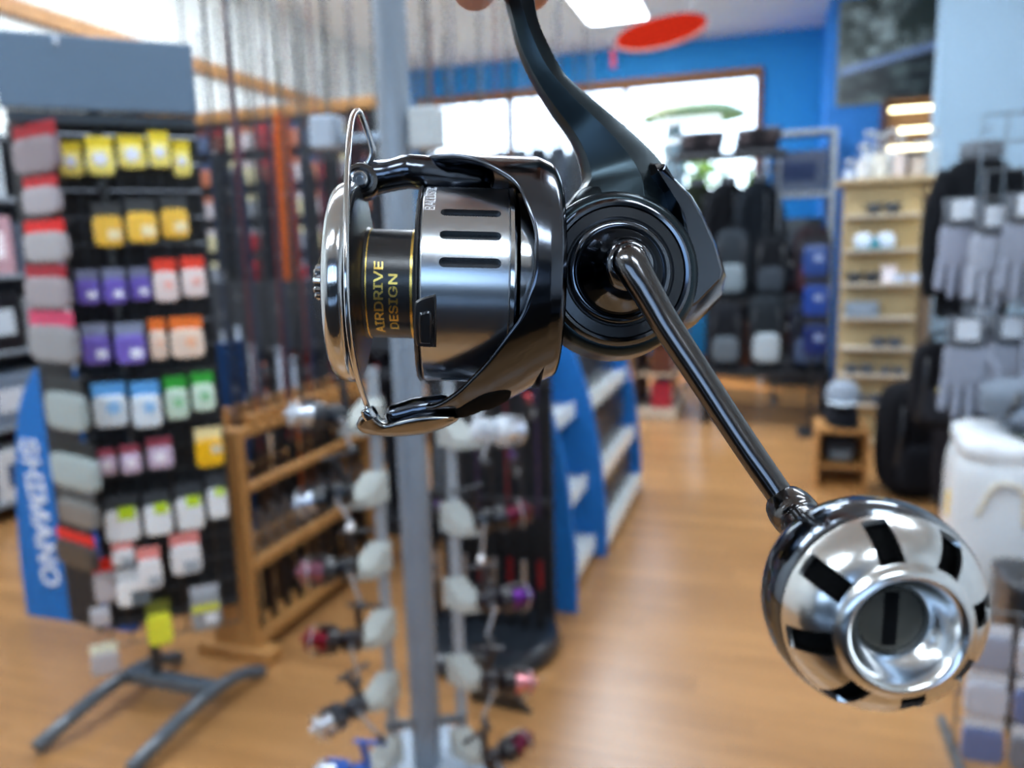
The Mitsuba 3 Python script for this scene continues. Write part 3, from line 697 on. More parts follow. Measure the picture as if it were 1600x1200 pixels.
# ---------------------------------------------------------------- dark wall display left, behind the spinner
PB = thing('pegboard', 'dark pegboard wall of small tackle packets behind the spinner rack', 'display rack')
part(PB, 'board', box(-3.9, -2.35, 4.5, 4.53, .15, 2.25), 'paint', S('1a1d22'))
for x in (-3.85, -2.4): part(PB, 'leg', cbox(.05, .4, .06, .005, (x, 4.5, .03)), 'paint', S('2a2d32')); part(PB, 'post', box(x - .02, x + .02, 4.53, 4.57, .06, 2.25), 'paint', S('2a2d32'))
part(PB, 'top_board', cbox(1.6, .06, .07, .005, (-3.12, 4.5, 2.29)), 'wood')
pc = ['a82832', 'c8c0c4', '5a2a24', '8a8f98', 'b06a50', '7a1c28', 'd0c8a0', '3a4a6a']
pn = ['red', 'pale', 'brown', 'grey', 'copper', 'dark red', 'cream', 'blue']
for r_ in range(9):
    for j in range(13):
        i = (r_ * 5 + j * 3 + (j // 2)) % 8
        pack(f'small {pn[i]} packet, {ORD[j]} from left in the {ORD[r_]} row down of the dark pegboard', -3.82 + .117 * j, 2.13 - .215 * r_, .085, .15, np.eye(3), np.array([0, 4.44, 0]), S(pc[i]), S(pc[(i + 3) % 8]), None, 'small packets on the dark pegboard', .28, 0, None)
        part(PB, 'peg_hook', rod((-3.82 + .117 * j, 4.4445, 2.19 - .215 * r_), (-3.82 + .117 * j, 4.51, 2.19 - .215 * r_), .003, 4), 'shiny', S('9aa0a6'))

# ---------------------------------------------------------------- far clothes and bags in front of the window
def rail(label, x0, x1, y, z, legs=True):
    k = thing('clothes_rail', label, 'clothes rail')
    part(k, 'bar', rod((x0, y, z), (x1, y, z), .014, 10), 'shiny', S('8a9098'))
    for x in (x0 + .02, x1 - .02):
        part(k, 'upright', rod((x, y, .03), (x, y, z), .014, 10), 'shiny', S('8a9098'))
        part(k, 'foot', cbox(.05, .5, .03, .005, (x, y, .016)), 'shiny', S('6a7078'))
    return k


RA = rail('steel clothes rail of dark jackets with folded clothes on its top shelf', -.80, .10, 7.15, 2.0)
part(RA, 'shelf', cbox(.96, .42, .025, .004, (-.35, 7.15, 2.12)), 'paint', S('4a4c50'))
for x in (-.78, .08): part(RA, 'shelf_post', rod((x, 7.15, 2.0), (x, 7.15, 2.11), .01, 8), 'shiny', S('8a9098'))
for j, (x, c_, n) in enumerate([(-.60, '23281f', 'dark olive'), (-.34, '17191d', 'black'), (-.08, '1c2026', 'blue-black')]):
    jacket(f'{n} jacket on the clothes rail under the folded clothes, {ORD[j]} from the left', (x, 7.15, 1.90), facing(.62, .78), c_, .46, .95, .135, 'dark jackets on the right rail', 'jacket', '5a5f66')
for s_, (x, n) in enumerate(((-.58, 'left'), (-.12, 'right'))):
    for q in range(3):
        k = thing('folded_jacket', f'{("dark grey", "brown-grey", "camouflage grey")[q]} folded jacket, {("lowest", "middle", "topmost")[q]} of the {n} stack above the clothes rail', 'jacket', 'folded clothes above the rail')
        part(k, 'body', move(sup(.38, .36, .062, .4, 24, 10, .6), (x + .012 * q, 7.15, 2.166 + .066 * q)), 'cloth', S(('2c2a2e', '4a4244', '5e585c')[q]), True)
        part(k, 'collar', move(sup(.14, .06, .03, .6, 14, 8), (x + .012 * q, 6.975, 2.166 + .066 * q)), 'cloth', S('26262a'), True)
RB_ = rail('steel clothes rail of dark grey garments under the far window, seen above the rotor', -2.62, -1.5, 7.2, 2.35)
for j in range(5):
    jacket(f'dark grey jacket on the rail under the far window, {ORD[j]} from the left', (-2.42 + .185 * j, 7.2, 2.25), facing(.4, .92), ('2a3036', '343a40', '22262c', '2e343a', '3a4046')[j], .5, .9, .115, 'garments under the far window')
RD_ = rail('short steel rail of black waders and coats between the shelf unit and the clothes rail', -1.45, -.72, 7.9, 1.9)
for j in range(3): jacket(f'black long coat on the short far rail, {ORD[j]} from the left', (-1.22 + .18 * j, 7.9, 1.8), facing(.4, .92), ('14161a', '1c1e22', '202226')[j], .5, 1.2, .105, 'long coats on the short rail')
# brown counter with bags
k = thing('counter', 'dark brown wooden counter at the back under the pile of bags', 'counter')
part(k, 'body', cbox(.96, .55, .5, .006, (-.04, 8.75, .25)), 'paint', S('4a2a18'))
part(k, 'top', cbox(1.0, .6, .04, .005, (-.04, 8.75, .52)), 'paint', S('5c3520'))
part(k, 'plinth', cbox(.98, .5, .06, .004, (-.04, 8.74, .03)), 'paint', S('28160e'))
for j in range(3): part(k, 'door', cbox(.3, .02, .36, .004, (-.36 + .32 * j, 8.466, .27)), 'paint', S('54301c'))
for j, (x, y, z, w, h, c_, n) in enumerate([(-.36, 8.55, .545, .34, .5, '15171c', 'large black'), (.02, 8.55, .545, .34, .46, '262b30', 'dark grey'), (.32, 8.57, .545, .24, .42, '1a1e26', 'blue-black'), (-.26, 8.87, .545, .42, .95, '1b1d21', 'tall black'), (.22, 8.87, .545, .4, .85, '2c3238', 'tall grey-black')]):
    backpack(f'{n} backpack standing on the brown counter at the back', (x, y, z), facing(1, .02), c_, w, h, .18, 'bags on the brown counter', '4a5258')
PR = thing('bag_stand', 'low black two-step stand of dark bags left of the sunglasses stand', 'display stand')
for y_, z_ in ((6.2, .42), (6.54, .93)):
    part(PR, 'deck', cbox(.94, .33, .04, .005, (-.0, y_, z_ - .02)), 'paint', S('17181b'))
    for x in (-.44, .44): part(PR, 'leg', cbox(.04, .3, z_ - .05, .004, (x, y_, (z_ - .05) / 2 + .001)), 'paint', S('17181b'))
for j, (x, y_, z_, c_, n, a) in enumerate([(-.29, 6.2, .42, '191b20', 'black', '59626a'), (.01, 6.2, .42, '22272c', 'charcoal', 'a8b4bc'), (.31, 6.2, .42, '1d2230', 'navy', '4a5a78'), (-.27, 6.54, .93, '2a3036', 'dark grey', '7c8890'), (.03, 6.54, .93, '15171b', 'jet black', '3a4048'), (.33, 6.54, .93, '241a1e', 'maroon-black', '4a2a30')]):
    backpack(f'{n} backpack on the {"lower" if j < 3 else "upper"} step of the black stand left of the sunglasses stand', (x, y_, z_ + .003), facing(1, .0), c_, .28, .5 + .06 * (j % 2), .2, 'bags on the two-step stand', a)
for j in range(3):
    a = ony(1275, 400 + 62 * j, 5.8)
    pack(f'{("royal", "bright", "deep")[j]} blue bag hanging left of the sunglasses stand, {ORD[j]} from the top', a[0], a[2], .17, .28, np.eye(3), np.array([0, 5.8, 0]), S(('26407c', '22408c', '18265c')[j]), S('1a1c22'), (S('8c9cc0'), .16, .1, -.05, False), 'blue bags left of the sunglasses stand', .25, 0, None, 'gear_bag')
BH = thing('bag_hanger', 'thin black upright with hooks for the blue bags left of the sunglasses stand', 'display stand')
xh = ony(1275, 400, 5.8)[0]
part(BH, 'post', rod((xh, 5.87, .021), (xh, 5.87, 1.5), .012, 8), 'paint', S('1a1c20'))
part(BH, 'foot', cbox(.16, .3, .02, .004, (xh, 5.87, .01)), 'paint', S('1a1c20'))
for j in range(3):
    a = ony(1275, 400 + 62 * j, 5.8); part(BH, 'hook', rod((xh, 5.805, a[2] + .12), (xh, 5.87, a[2] + .12), .004, 5), 'shiny', S('8a9098'))
# grey square frame
k = thing('frame_rack', 'grey square tube frame rack in front of the blue pier', 'display rack')
a, b = ony(1198, 210, 8.0), ony(1300, 300, 8.0)
for x in (a[0], b[0]):
    for y in (7.86, 8.1): part(k, 'post', box(x - .022, x + .022, y - .022, y + .022, 0, a[2]), 'paint', S('aab2ba'))
for z in (a[2], b[2], 1.2, .6):
    for y in (7.86, 8.1): part(k, 'rail', box(a[0] + .022, b[0] - .022, y - .02, y + .02, z - .04, z), 'paint', S('aab2ba'))
    part(k, 'shelf', box(a[0] + .03, b[0] - .03, 7.88, 8.08, z - .025, z - .01), 'paint', S('98a2ac'))
lure_box('dark blue crate inside the grey square frame', a[0] + .05, b[0] - .05, 7.9, 8.08, b[2], b[2] + .38, '14264a', '1c2c50', name='crate')
for j in range(3): lure_box(f'dark carton on the {ORD[j]} shelf from the bottom of the grey frame rack', a[0] + .06, b[0] - .08, 7.9, 8.08, (.0, .6, 1.2)[j], (.0, .6, 1.2)[j] + .4, ('1c2026', '2a1c20', '20262e')[j], '4a525c')

# ---------------------------------------------------------------- sunglasses stand on the right
SG = thing('sunglasses_stand', 'beige wooden stand with ledges of sunglasses, right of the aisle', 'display stand')
bx0, bx1, by = .47, .95, 5.66
part(SG, 'panel', cbox(bx1 - bx0, .05, 1.70, .006, ((bx0 + bx1) / 2, by + .04, .87)), 'paint', S('b09c76'))
part(SG, 'side_post', cbox(.07, .12, 1.72, .006, (bx1 + .035, by + .04, .87)), 'paint', S('6b5a4a'))
part(SG, 'top_shelf', cbox(.66, .34, .03, .005, (.76, by + .1, 1.745)), 'paint', S('b49f7c'))
part(SG, 'base', cbox(.58, .42, .05, .006, (.73, by + .06, .025)), 'paint', S('a89372'))
zs = [1.52, 1.30, 1.08, .86, .66, .48, .28]
for z in zs: part(SG, 'ledge', cbox(.44, .13, .018, .003, (.70, by - .05, z)), 'paint', S('bdb4a6'))
lg = 'sunglasses stand'
sunglasses('black wraparound sunglasses on the top ledge of the sunglasses stand', (.70, by - .08, 1.53), np.eye(3), s=1.5)
k = thing('goggles', 'mirrored blue-white goggles with a teal nosepiece on the second ledge of the sunglasses stand', 'goggles')
for q in (-1, 1): part(k, 'lens', move(sup(.12, .05, .105, .8, 20, 10, .8), (.66 + q * .065, by - .07, 1.365)), 'gloss', S('dcecff'), True)
part(k, 'nosepiece', move(sup(.08, .05, .07, .7, 14, 8, .7), (.66, by - .07, 1.345)), 'gloss', S('1f7f8f'), True)
part(k, 'frame', cbox(.22, .05, .02, .004, (.66, by - .06, 1.32)), 'gloss', S('2a8090'))
sunglasses('black sunglasses left on the third ledge of the sunglasses stand', (.60, by - .08, 1.09), np.eye(3), s=1.5)
single('price_card', move(bevel(np.array([(-.045, 0), (.045, 0), (.045, .11), (-.045, .11)]), sym(.003, .001)), (.755, by - .07, 1.0935), rotx(-10) @ FLIP0), 'small white card with a red mark standing on the third ledge of the sunglasses stand', 'card', 'paint', S('e8dfe4'))
sunglasses('silver grey sunglasses right on the third ledge of the sunglasses stand', (.86, by - .08, 1.09), np.eye(3), '9aa2b4', 'c8d4e8', 1.2)
lure_box('blue-grey glasses case on the fourth ledge of the sunglasses stand', .50, .70, by - .10, by - .02, .8705, .97, '7d8c9c', '8a98a8', name='glasses_case')
for j, (x, z) in enumerate(((.76, .669), (.60, .489), (.80, .489), (.66, .289))): sunglasses(f'dark sunglasses on the {("fifth", "sixth", "sixth", "lowest")[j]} ledge of the sunglasses stand{(" at its left", " at its right")[j - 1] if j in (1, 2) else ""}', (x, by - .085, z), np.eye(3), '22252b', '3a4250', 1.35 if j != 2 else 1.1)
k = thing('glow_strip', 'vertical glowing bar for a reflected tube on the right post of the sunglasses stand', 'lamp')  # reflection of a light tube, put in as a glowing bar
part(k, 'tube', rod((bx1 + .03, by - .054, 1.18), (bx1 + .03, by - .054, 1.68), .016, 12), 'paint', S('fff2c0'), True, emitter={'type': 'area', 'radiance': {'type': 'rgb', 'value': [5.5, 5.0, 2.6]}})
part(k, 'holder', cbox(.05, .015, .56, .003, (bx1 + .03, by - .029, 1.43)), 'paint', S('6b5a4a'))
k = thing('lamp', 'small round warm lamp below the glowing bar on the sunglasses stand', 'lamp')
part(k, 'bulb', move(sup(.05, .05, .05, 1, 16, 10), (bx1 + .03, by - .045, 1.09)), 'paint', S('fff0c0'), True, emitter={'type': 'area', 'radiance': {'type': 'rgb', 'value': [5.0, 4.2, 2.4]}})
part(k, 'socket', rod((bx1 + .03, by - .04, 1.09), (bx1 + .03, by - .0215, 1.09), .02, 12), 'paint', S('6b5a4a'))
for j, (x, y, h, r, c_) in enumerate([(.50, 5.70, .11, .035, 'c0d0e8'), (.58, 5.66, .20, .045, 'd8d8d8'), (.68, 5.68, .26, .05, 'e0dcd0'), (.79, 5.66, .24, .045, 'd8c8c0'), (.63, 5.82, .30, .05, 'c8d0d8'), (.76, 5.82, .3, .05, 'd0d8dc'), (.90, 5.68, .20, .05, 'c8b8a8'), (1.0, 5.78, .28, .045, 'b8c4cc')]):
    jar(f'clear jar on the sunglasses stand, {("smallest, at its left end", "short, second from the left", "third from the left in front", "fourth from the left in front", "left in the back row", "right in the back row", "right end of the front row", "slim, behind the right end")[j]}', (x, y, 1.761), h, r, c_)
# caps and crate before it
k = thing('crate', 'light wooden crate standing on the floor before the sunglasses stand', 'crate')
cx0, cx1, cy0, cy1 = .28, .55, 4.45, 4.75
for z in (.0, .33): part(k, 'board', box(cx0, cx1, cy0, cy1, z, z + .025), 'wood')
for x0, x1 in ((cx0, cx0 + .02), (cx1 - .02, cx1)): part(k, 'side', box(x0, x1, cy0, cy1, .025, .33), 'wood')
part(k, 'back', box(cx0 + .02, cx1 - .02, cy1 - .02, cy1, .025, .33), 'wood')
part(k, 'shelf', box(cx0 + .02, cx1 - .02, cy0 + .02, cy1 - .02, .13, .145), 'wood')
backpack('small dark pouch on the shelf inside the wooden crate', (.415, 4.6, .147), np.eye(3), '2c2e33', .17, .14, .13, None, '6a7278', 'pouch')
cap('black cap, lower of two on the wooden crate', (.42, 4.62, .3565), rotz(8), '22242a', '15171b', 'caps on the crate')
cap('grey cap with pale brim, upper of two on the wooden crate', (.42, 4.62, .4825), rotz(-6), '8d97a4', 'b8c2cc', 'caps on the crate')
for j, (x, y, c_, n) in enumerate([(.77, 4.5, '121317', 'tall black'), (.98, 4.1, '17161a', 'broad black'), (1.3, 3.75, '1b181a', 'red-black')]):
    backpack(f'{n} duffel standing on the floor right of the wooden crate', (x, y, 0), facing(1, .2), c_, .36, .62 + .1 * (j == 1), .3, 'black bags on the floor', '1c1d22', 'duffel_bag')

# ---------------------------------------------------------------- gloves and gear on the wire panel at the right
GP = thing('wire_panel', 'free-standing wire grid panel with gloves and black gear at the right edge', 'display rack')
gx0, gx1, gy = .74, 1.6, 3.35
part(GP, 'grid', join(*[rod((x, gy, .12), (x, gy, 1.80), .004, 5) for x in np.linspace(gx0, gx1, 12)], *[rod((gx0, gy, z), (gx1, gy, z), .004, 5) for z in np.linspace(.12, 1.80, 18)]), 'shiny', S('9aa4ae'))
for x in (gx0, gx1): part(GP, 'leg', cbox(.03, .5, .12, .004, (x, gy, .06)), 'shiny', S('7a828a'))
for j in range(10):
    x = .66 + .078 * (j % 5); y = 3.20 - .085 * (j % 3) - .02 * (j // 5); z = (1.50, 1.12)[j // 5] - .03 * (j % 2)
    glove(f'grey glove, {ORD[j % 5]} from left in the {("upper", "lower")[j // 5]} row of the wire panel', (x, y, z), rotz((-8, 6, -5, 8, 3)[j % 5]), ('8d93a4', '9aa0ae', '838998')[j % 3], 1.4)
    part(GP, 'peg_hook', rod((x, y + .035, z - .012), (x, gy, z - .012), .003, 5), 'shiny', S('b4bcc6'))
a = ony(1520, 245, 3.16)
jacket('black padded jacket hanging at the left edge of the wire panel', (a[0] + .10, 3.50, a[2] + .03), rotz(6), '15171b', .26, .62, .12, None, 'jacket', '6a7078')
part(GP, 'peg_hook', rod((a[0] + .10, 3.50, a[2] + .118), (a[0] + .10, gy, a[2] + .118), .004, 5), 'shiny', S('b4bcc6'))
a = ony(1470, 560, 3.2)
backpack('black waist pack hanging low at the left edge of the wire panel', (a[0] + .06, 3.50, a[2] - .33), rotz(6), '17181c', .22, .36, .13, None, '2c2e34', 'waist_pack')
part(GP, 'peg_hook', rod((a[0] + .06, 3.50, a[2] + .09), (a[0] + .06, gy, a[2] + .09), .004, 5), 'shiny', S('b4bcc6'))
single('pull_tab', place(cbox(.07, .012, .022, .003), (a[0] + .06, 3.385, a[2] - .14), rotz(10) @ roty(-30)), 'yellow pull tab on the black waist pack', 'tag', 'gloss', S('c8b860'))
# white cooler
CK = thing('cooler', 'tall white cool box with a dark strap at the right edge', 'cool box')
co, cR = np.array([.86, 2.76, 0]), rotz(-6)
part(CK, 'body', place(move(sup(.56, .4, .62, .3, 40, 16, .28), (0, 0, .41)), co, cR), 'gloss', S('d4d9dc'), True)
part(CK, 'lid', place(move(sup(.54, .4, .09, .3, 40, 8, .5), (0, 0, .715)), co, cR), 'gloss', S('dde2e5'), True)
part(CK, 'strap', place(tube(cr([(-.12, -.1, .765), (-.08, -.19, .75), (-.02, -.215, .6), (.08, -.215, .3), (.12, -.21, .1)], 5), .012, 8), co, cR), 'gloss', S('27332f'), True)
part(CK, 'handle_recess', place(tube(cr([(-.21, -.195, .52), (-.17, -.205, .62), (-.10, -.207, .61), (-.09, -.205, .50)], 5), .008, 8), co, cR), 'gloss', S('cfc8b8'), True)
for s in (-1, 1): part(CK, 'foot', place(cbox(.08, .3, .1, .006, (s * .2, 0, .05)), co, cR), 'gloss', S('c4c8cc'))
backpack('slate grey soft bag lying on top of the white cool box', (.88, 2.76, .782), cR, '66707c', .44, .13, .28, None, '7f8c9c', 'soft_bag')
single('pull_tab', cbox(.02, .03, .08, .003, (.578, 2.70, .52)), 'yellow tag at the left side of the white cool box', 'tag', 'gloss', S('d8b820'))
k = thing('tackle_box', 'black rounded tackle box at the right edge before the white cool box', 'box')
o_ = np.array([.76, 2.36, .0])
part(k, 'body', move(sup(.24, .22, .44, .3, 28, 12, .3), o_ + [0, 0, .23]), 'gloss', S('15171b'), True)
part(k, 'lid', move(sup(.245, .225, .05, .3, 28, 8, .5), o_ + [0, 0, .42]), 'gloss', S('1d1f24'), True)
part(k, 'latch', cbox(.04, .012, .04, .003, o_ + [0, -.112, .385]), 'shiny', S('5a6068'))
part(k, 'foot', cbox(.18, .16, .03, .004, o_ + [0, 0, .015]), 'gloss', S('15171b'))
LK = thing('peg_stand', 'low wire stand of grey glove packets at the lower right corner', 'display rack')
part(LK, 'grid', join(*[rod((x, 2.12, .03), (x, 2.12, .42), .003, 5) for x in np.linspace(.5, .95, 8)], *[rod((.5, 2.12, z), (.95, 2.12, z), .003, 5) for z in np.linspace(.03, .42, 6)]), 'shiny', S('8a929a'))
for x in (.5, .95): part(LK, 'foot', cbox(.02, .3, .03, .003, (x, 2.12, .015)), 'shiny', S('7a828a'))
for r_ in range(3):
    for j in range(4):
        pack(f'{("grey", "pale grey", "blue-grey", "dark grey")[(j + r_) % 4]} packet, {ORD[j]} from left in the {("top", "middle", "bottom")[r_]} row at the lower right corner', .545 + .105 * j, .36 - .125 * r_, .095, .12, np.eye(3), np.array([0, 2.04, 0]), S(('8a90a0', 'b0b4c0', '5a6890', '6a6e78')[(j + r_) % 4]), S('c4c8d0'), None, 'packets at the lower right corner', .25, -.01 * (j % 2), LK, back=.08)
        
# ---------------------------------------------------------------- on and before the blue walls
k = thing('hanging_sign', 'red oval sign hung from the ceiling', 'sign')
a, b = ony(962, 60, 5.5), ony(1106, 44, 5.5); c_ = (a + b) / 2
t = np.linspace(0, 2 * np.pi, 48, endpoint=False)
part(k, 'board', move(bevel(np.stack([np.linalg.norm(b - a) / 2 * np.sign(np.cos(t)) * np.abs(np.cos(t)) ** .8, .105 * np.sin(t)], 1), sym(.02, .006, 2)), c_, roty(-7) @ rotx(-14) @ FLIP0), 'cloth', S('941602'))
part(k, 'rim', move(tube(np.stack([np.linalg.norm(b - a) / 2 * np.cos(t[25:48]), .0 * t[25:48] - .016, .107 * np.sin(t[25:48])], 1), .008, 6), c_, roty(-7) @ rotx(-14)), 'gloss', S('d8a49a'), True)
for s in (-1, 1): part(k, 'cord', rod(c_ + [s * .2, 0, .09], (c_[0] + s * .2, c_[1], H - .001), .003, 5), 'gloss', S('c8c8c8'))
k = thing('hanging_tag', 'small red tag hung below the left end of the red oval sign', 'sign')
a = ony(958, 92, 5.5)
part(k, 'tag', cbox(.035, .006, .12, .002, (a[0], 5.5, a[2])), 'paint', S('b02838'))
part(k, 'cord', rod((a[0], 5.5, a[2] + .05), (a[0], 5.5, H - .001), .002, 5), 'gloss', S('b0b0b0'))


def photo_fn(p, n, uv):
    # printed landscape: pale woods, a bluish rail rising to the right, dark water below
    u, v = (p.x - .58) / .9, (p.z - 2.62) / .95
    g = fbm(p.x * 9, p.z * 9, 3.0, octaves=4)
    woods = mix((.03, .05, .045), (.42, .52, .52), smoothstep(.35, .7, g) * smoothstep(1.0, .2, dr.abs(u - .38) * 1.6))
    water = mix((.02, .03, .035), (.12, .17, .17), smoothstep(.5, .8, fbm(p.x * 7, p.z * 14, 8.0, octaves=3)))
    r_ = v - (.33 + .2 * u)
    c = mix(water, woods, smoothstep(-.02, .03, r_))
    return mix(c, (.25, .36, .6), smoothstep(.05, .03, dr.abs(r_)))


scene['print'] = {'type': 'twosided', 'b': {'type': 'principled', 'base_color': proc(photo_fn), 'roughness': .35, 'specular': .4}}
k = thing('poster', 'dark framed landscape poster high on the blue pier', 'poster')
part(k, 'print', box(.60, 1.46, 8.275, 8.28, 2.66, 3.56), 'print')
part(k, 'frame', join(box(.58, 1.48, 8.265, 8.299, 3.56, 3.58), box(.58, 1.48, 8.265, 8.299, 2.64, 2.66), box(.58, .60, 8.265, 8.299, 2.66, 3.56), box(1.46, 1.48, 8.265, 8.299, 2.66, 3.56)), 'paint', S('8a948a'))
LC = thing('lit_cabinet', 'dark wooden display cabinet with lit shelves behind the jars', 'cabinet')
x0, x1 = .98, 1.5
for x in (x0, x1): part(LC, 'side', box(x - .03, x, 7.75, 8.1, 0, 2.6), 'paint', S('4a2c1c'))
part(LC, 'back', box(x0, x1 - .03, 8.08, 8.1, 0, 2.6), 'paint', S('a88870'))
for z in (.3, .8, 1.3, 1.8, 2.12, 2.22, 2.57):
    part(LC, 'shelf', box(x0, x1 - .03, 7.78, 8.08, z, z + .025), 'paint', S('5a3a26'))
for z in (2.52, 2.34, 2.19):
    part(LC, 'glow_strip', cbox(.44, .03, .035, .004, (x0 + .24, 7.90, z - .01)), 'paint', S('fff0c8'), emitter={'type': 'area', 'radiance': {'type': 'rgb', 'value': [7.0, 6.0, 3.4]}})
    part(LC, 'strip_bracket', cbox(.46, .15, .012, .002, (x0 + .24, 8.0, z + .015)), 'paint', S('5a3a26'))

# ---------------------------------------------------------------- outside the window
k = thing('parasol', 'pale green parasol on a broad white post outside the far window', 'parasol')
part(k, 'canopy', lathe([(.76, 3.36), (.74, 3.40), (.55, 3.50), (.3, 3.57), (.02, 3.62), (.02, 3.60), (.3, 3.55), (.55, 3.48), (.74, 3.37)], 32, (-1.08, 12.0, -.15)), 'paint', S('7c8c58'), 40)
part(k, 'post', lathe([(.17, 0), (.17, 3.0), (.1, 3.3), (.03, 3.55)], 24, (-1.35 + .0, 12.0, -.15)), 'paint', S('8c928a'), 40)
part(k, 'base', lathe([(.001, 0), (.35, 0), (.35, .08), (.18, .12)], 24, (-1.35, 12.0, -.15)), 'paint', S('b0b4ac'), 40)


def shrub(label, x, y, r, h, col, seed):
    k = thing('shrub', label, 'shrub', 'shrubs outside the far window')
    g = np.random.default_rng(seed); n = 700
    d_ = g.normal(size=(n, 3)); d_ /= np.linalg.norm(d_, axis=1, keepdims=True); c0 = d_ * [r, r, h / 2] * (.75 + .25 * g.random((n, 1))) + [x, y, h / 2 + .1]
    a_ = g.normal(size=(n, 3)); a_ /= np.linalg.norm(a_, axis=1, keepdims=True); b_ = np.cross(a_, d_); s = .16
    v = np.stack([c0 - a_ * s, c0 + b_ * s * .5, c0 + a_ * s, c0 - b_ * s * .5], 1).reshape(-1, 3); q = np.arange(n)[:, None] * 4
    f = np.vstack([q + [0, 1, 2], q + [0, 2, 3]])
    part(k, 'leaves', (v, f), 'cloth', np.repeat(S(col)[None] * (.7 + .6 * g.random((n, 1))), 4, 0))
    part(k, 'trunk', rod((x, y, -.15), (x, y, h * .5), .05, 7), 'cloth', S('5a4634'))


for j, (x, y, r, h, c_, n) in enumerate([(-1.6, 15.5, 1.0, 3.3, '9cb83c', 'yellow-green shrub behind the parasol outside'), (.6, 15.0, 1.1, 3.8, 'a4bc48', 'bright shrub right of the parasol outside'), (-4.2, 15.5, 1.0, 2.6, '8cac38', 'low shrub left of the big reel stem outside')]): shrub(n, x, y, r, h, c_, 5 + j)

# ---------------------------------------------------------------- the fishing reel, in its own frame: a = spool axis to the front, b = handle axis, c = up
OC = np.array([(954 - 800) * .295 / F, -(452 - 600) * .295 / F, -.295])      # its centre before the lens: right, up, back
ea = np.array([-math.cos(math.radians(3)), math.sin(math.radians(1)), math.sin(math.radians(3))]); ea /= np.linalg.norm(ea)
eb = np.array([0, 0, 1.0]); eb = eb - ea * (eb @ ea); eb /= np.linalg.norm(eb); ec = np.cross(ea, eb)
CAM = np.stack([rt, up, -fw], 1)
RB = CAM @ np.stack([ea, eb, ec], 1); RO_ = C + CAM @ OC
RINV = np.stack([ea, eb, ec])


def rp(px, py, yr):
    """reel coordinates (m) of the point that lies yr (m) along b behind pixel (px, py): used to read the outline off the photograph"""
    d = np.array([(px - 800) / F, -(py - 600) / F, -1.0])
    t = (yr + OC @ eb) / (d @ eb)
    return RINV @ (d * t - OC)


def rpl(L): return np.array([rp(x, y, z / 1000) for x, y, z in L])
def RW(m): return move(m, RO_, RB)


REEL = thing('fishing_reel', 'black and silver spinning fishing reel held up close in front of the shop', 'fishing reel')


def rpart(name, m, bsdf, smooth=30, parent=None, label=None):
    return part(parent or REEL, name, RW(m), bsdf, None, smooth, label)


def man(m):
    v, f = arr(m)
    w = trimesh.Trimesh(v, f, process=True)
    if w.volume < 0: w.invert()
    return m3.Manifold(m3.Mesh(np.asarray(w.vertices, np.float32), np.asarray(w.faces, np.uint32)))


mm = lambda L: [(r / 1000, h / 1000) for r, h in L]
AX = (1.0, 0, 0)
# --- spool: lip, arbor, skirt
SP = rpart('spool', lathe(mm([(19.5, 70), (20.2, 71), (20.2, 90), (21, 91.5), (24, 92.6)]), 96, axis=AX), 'inner_black')
rpart('lip', lathe(mm([(20, 92.3), (30, 93.6), (34.5, 94.6), (36.3, 95.2), (37.0, 96.2), (37.1, 97.6), (36.8, 99.2), (36, 101), (34.5, 102.6), (32.5, 103.2), (30, 103), (20, 101), (12, 101)]), 128, axis=AX), 'chrome', 40, SP, 'polished silver front lip')
rpart('back_of_lip', lathe(mm([(20.4, 91.2), (29, 92.4), (34.6, 93.6), (35.6, 94.4), (35.2, 95.1), (30, 94.4), (20.4, 93)]), 96, axis=AX), 'inner_black', 40, SP)
for x in (74.2, 90.2):
    rpart('gold_ring', lathe(mm([(20.1, x - .45), (20.32, x - .42), (20.32, x + .42), (20.1, x + .45)]), 96, axis=AX), 'gold', 30, SP, 'thin gold line round the spool')
sk = man(lathe(mm([(33.4, 40), (35.2, 39.6), (36.0, 40.6), (36.0, 69.6), (35.3, 70.6), (33.4, 70.6), (33.4, 40)]), 256, axis=AX))


def about(phi):      # turns +b to angle phi about the spool axis, up positive
    a = math.radians(phi); return np.array([[1, 0, 0], [0, math.cos(a), -math.sin(a)], [0, math.sin(a), math.cos(a)]])


def slot(L, w, d=.02):
    t = np.linspace(-math.pi / 2, math.pi / 2, 9); h = L / 2 - w / 2
    o = np.vstack([np.stack([h + w / 2 * np.cos(t), w / 2 * np.sin(t)], 1), np.stack([-h - w / 2 * np.cos(t), -w / 2 * np.sin(t)], 1)])
    return m3.CrossSection([o]).extrude(d)


for ph in [5, 20.5, 36] + [k + q for k in (125, 245) for q in (5, 20.5, 36)]:
    s = slot(.0206, .0033).rotate([-90, 0, 0]).translate([.0535, .025, 0])
    Rm = about(ph); sk = sk - s.transform(np.hstack([Rm, np.zeros((3, 1))]))
rpart('skirt', sk, 'silver', 25, SP, 'brushed silver skirt with slots')
rpart('skirt_lining', lathe(mm([(33.3, 40.5), (33.3, 70)]), 96, axis=AX), 'inner_black', 30, SP)
rpart('front_flange', lathe(mm([(19, 70.6), (34.6, 70.7), (36.1, 70.9), (36.3, 71.5), (35.4, 72.2), (20, 72.4)]), 128, axis=AX), 'inner_black', 30, SP)
rpart('rear_rim', lathe(mm([(33.5, 37.6), (36.2, 37.9), (36.5, 38.6), (36.3, 39.9), (33.5, 40.1)]), 128, axis=AX), 'chrome', 30, SP)


def wrapped(m, r, phi, x):
    """flat (u round the spool upwards, v along the axis, w proud) laid on the cylinder"""
    v, f = arr(m); a = math.radians(phi) + v[:, 0] / r
    return np.stack([x + v[:, 1], (r + v[:, 2]) * np.cos(a), (r + v[:, 2]) * np.sin(a)], 1), f


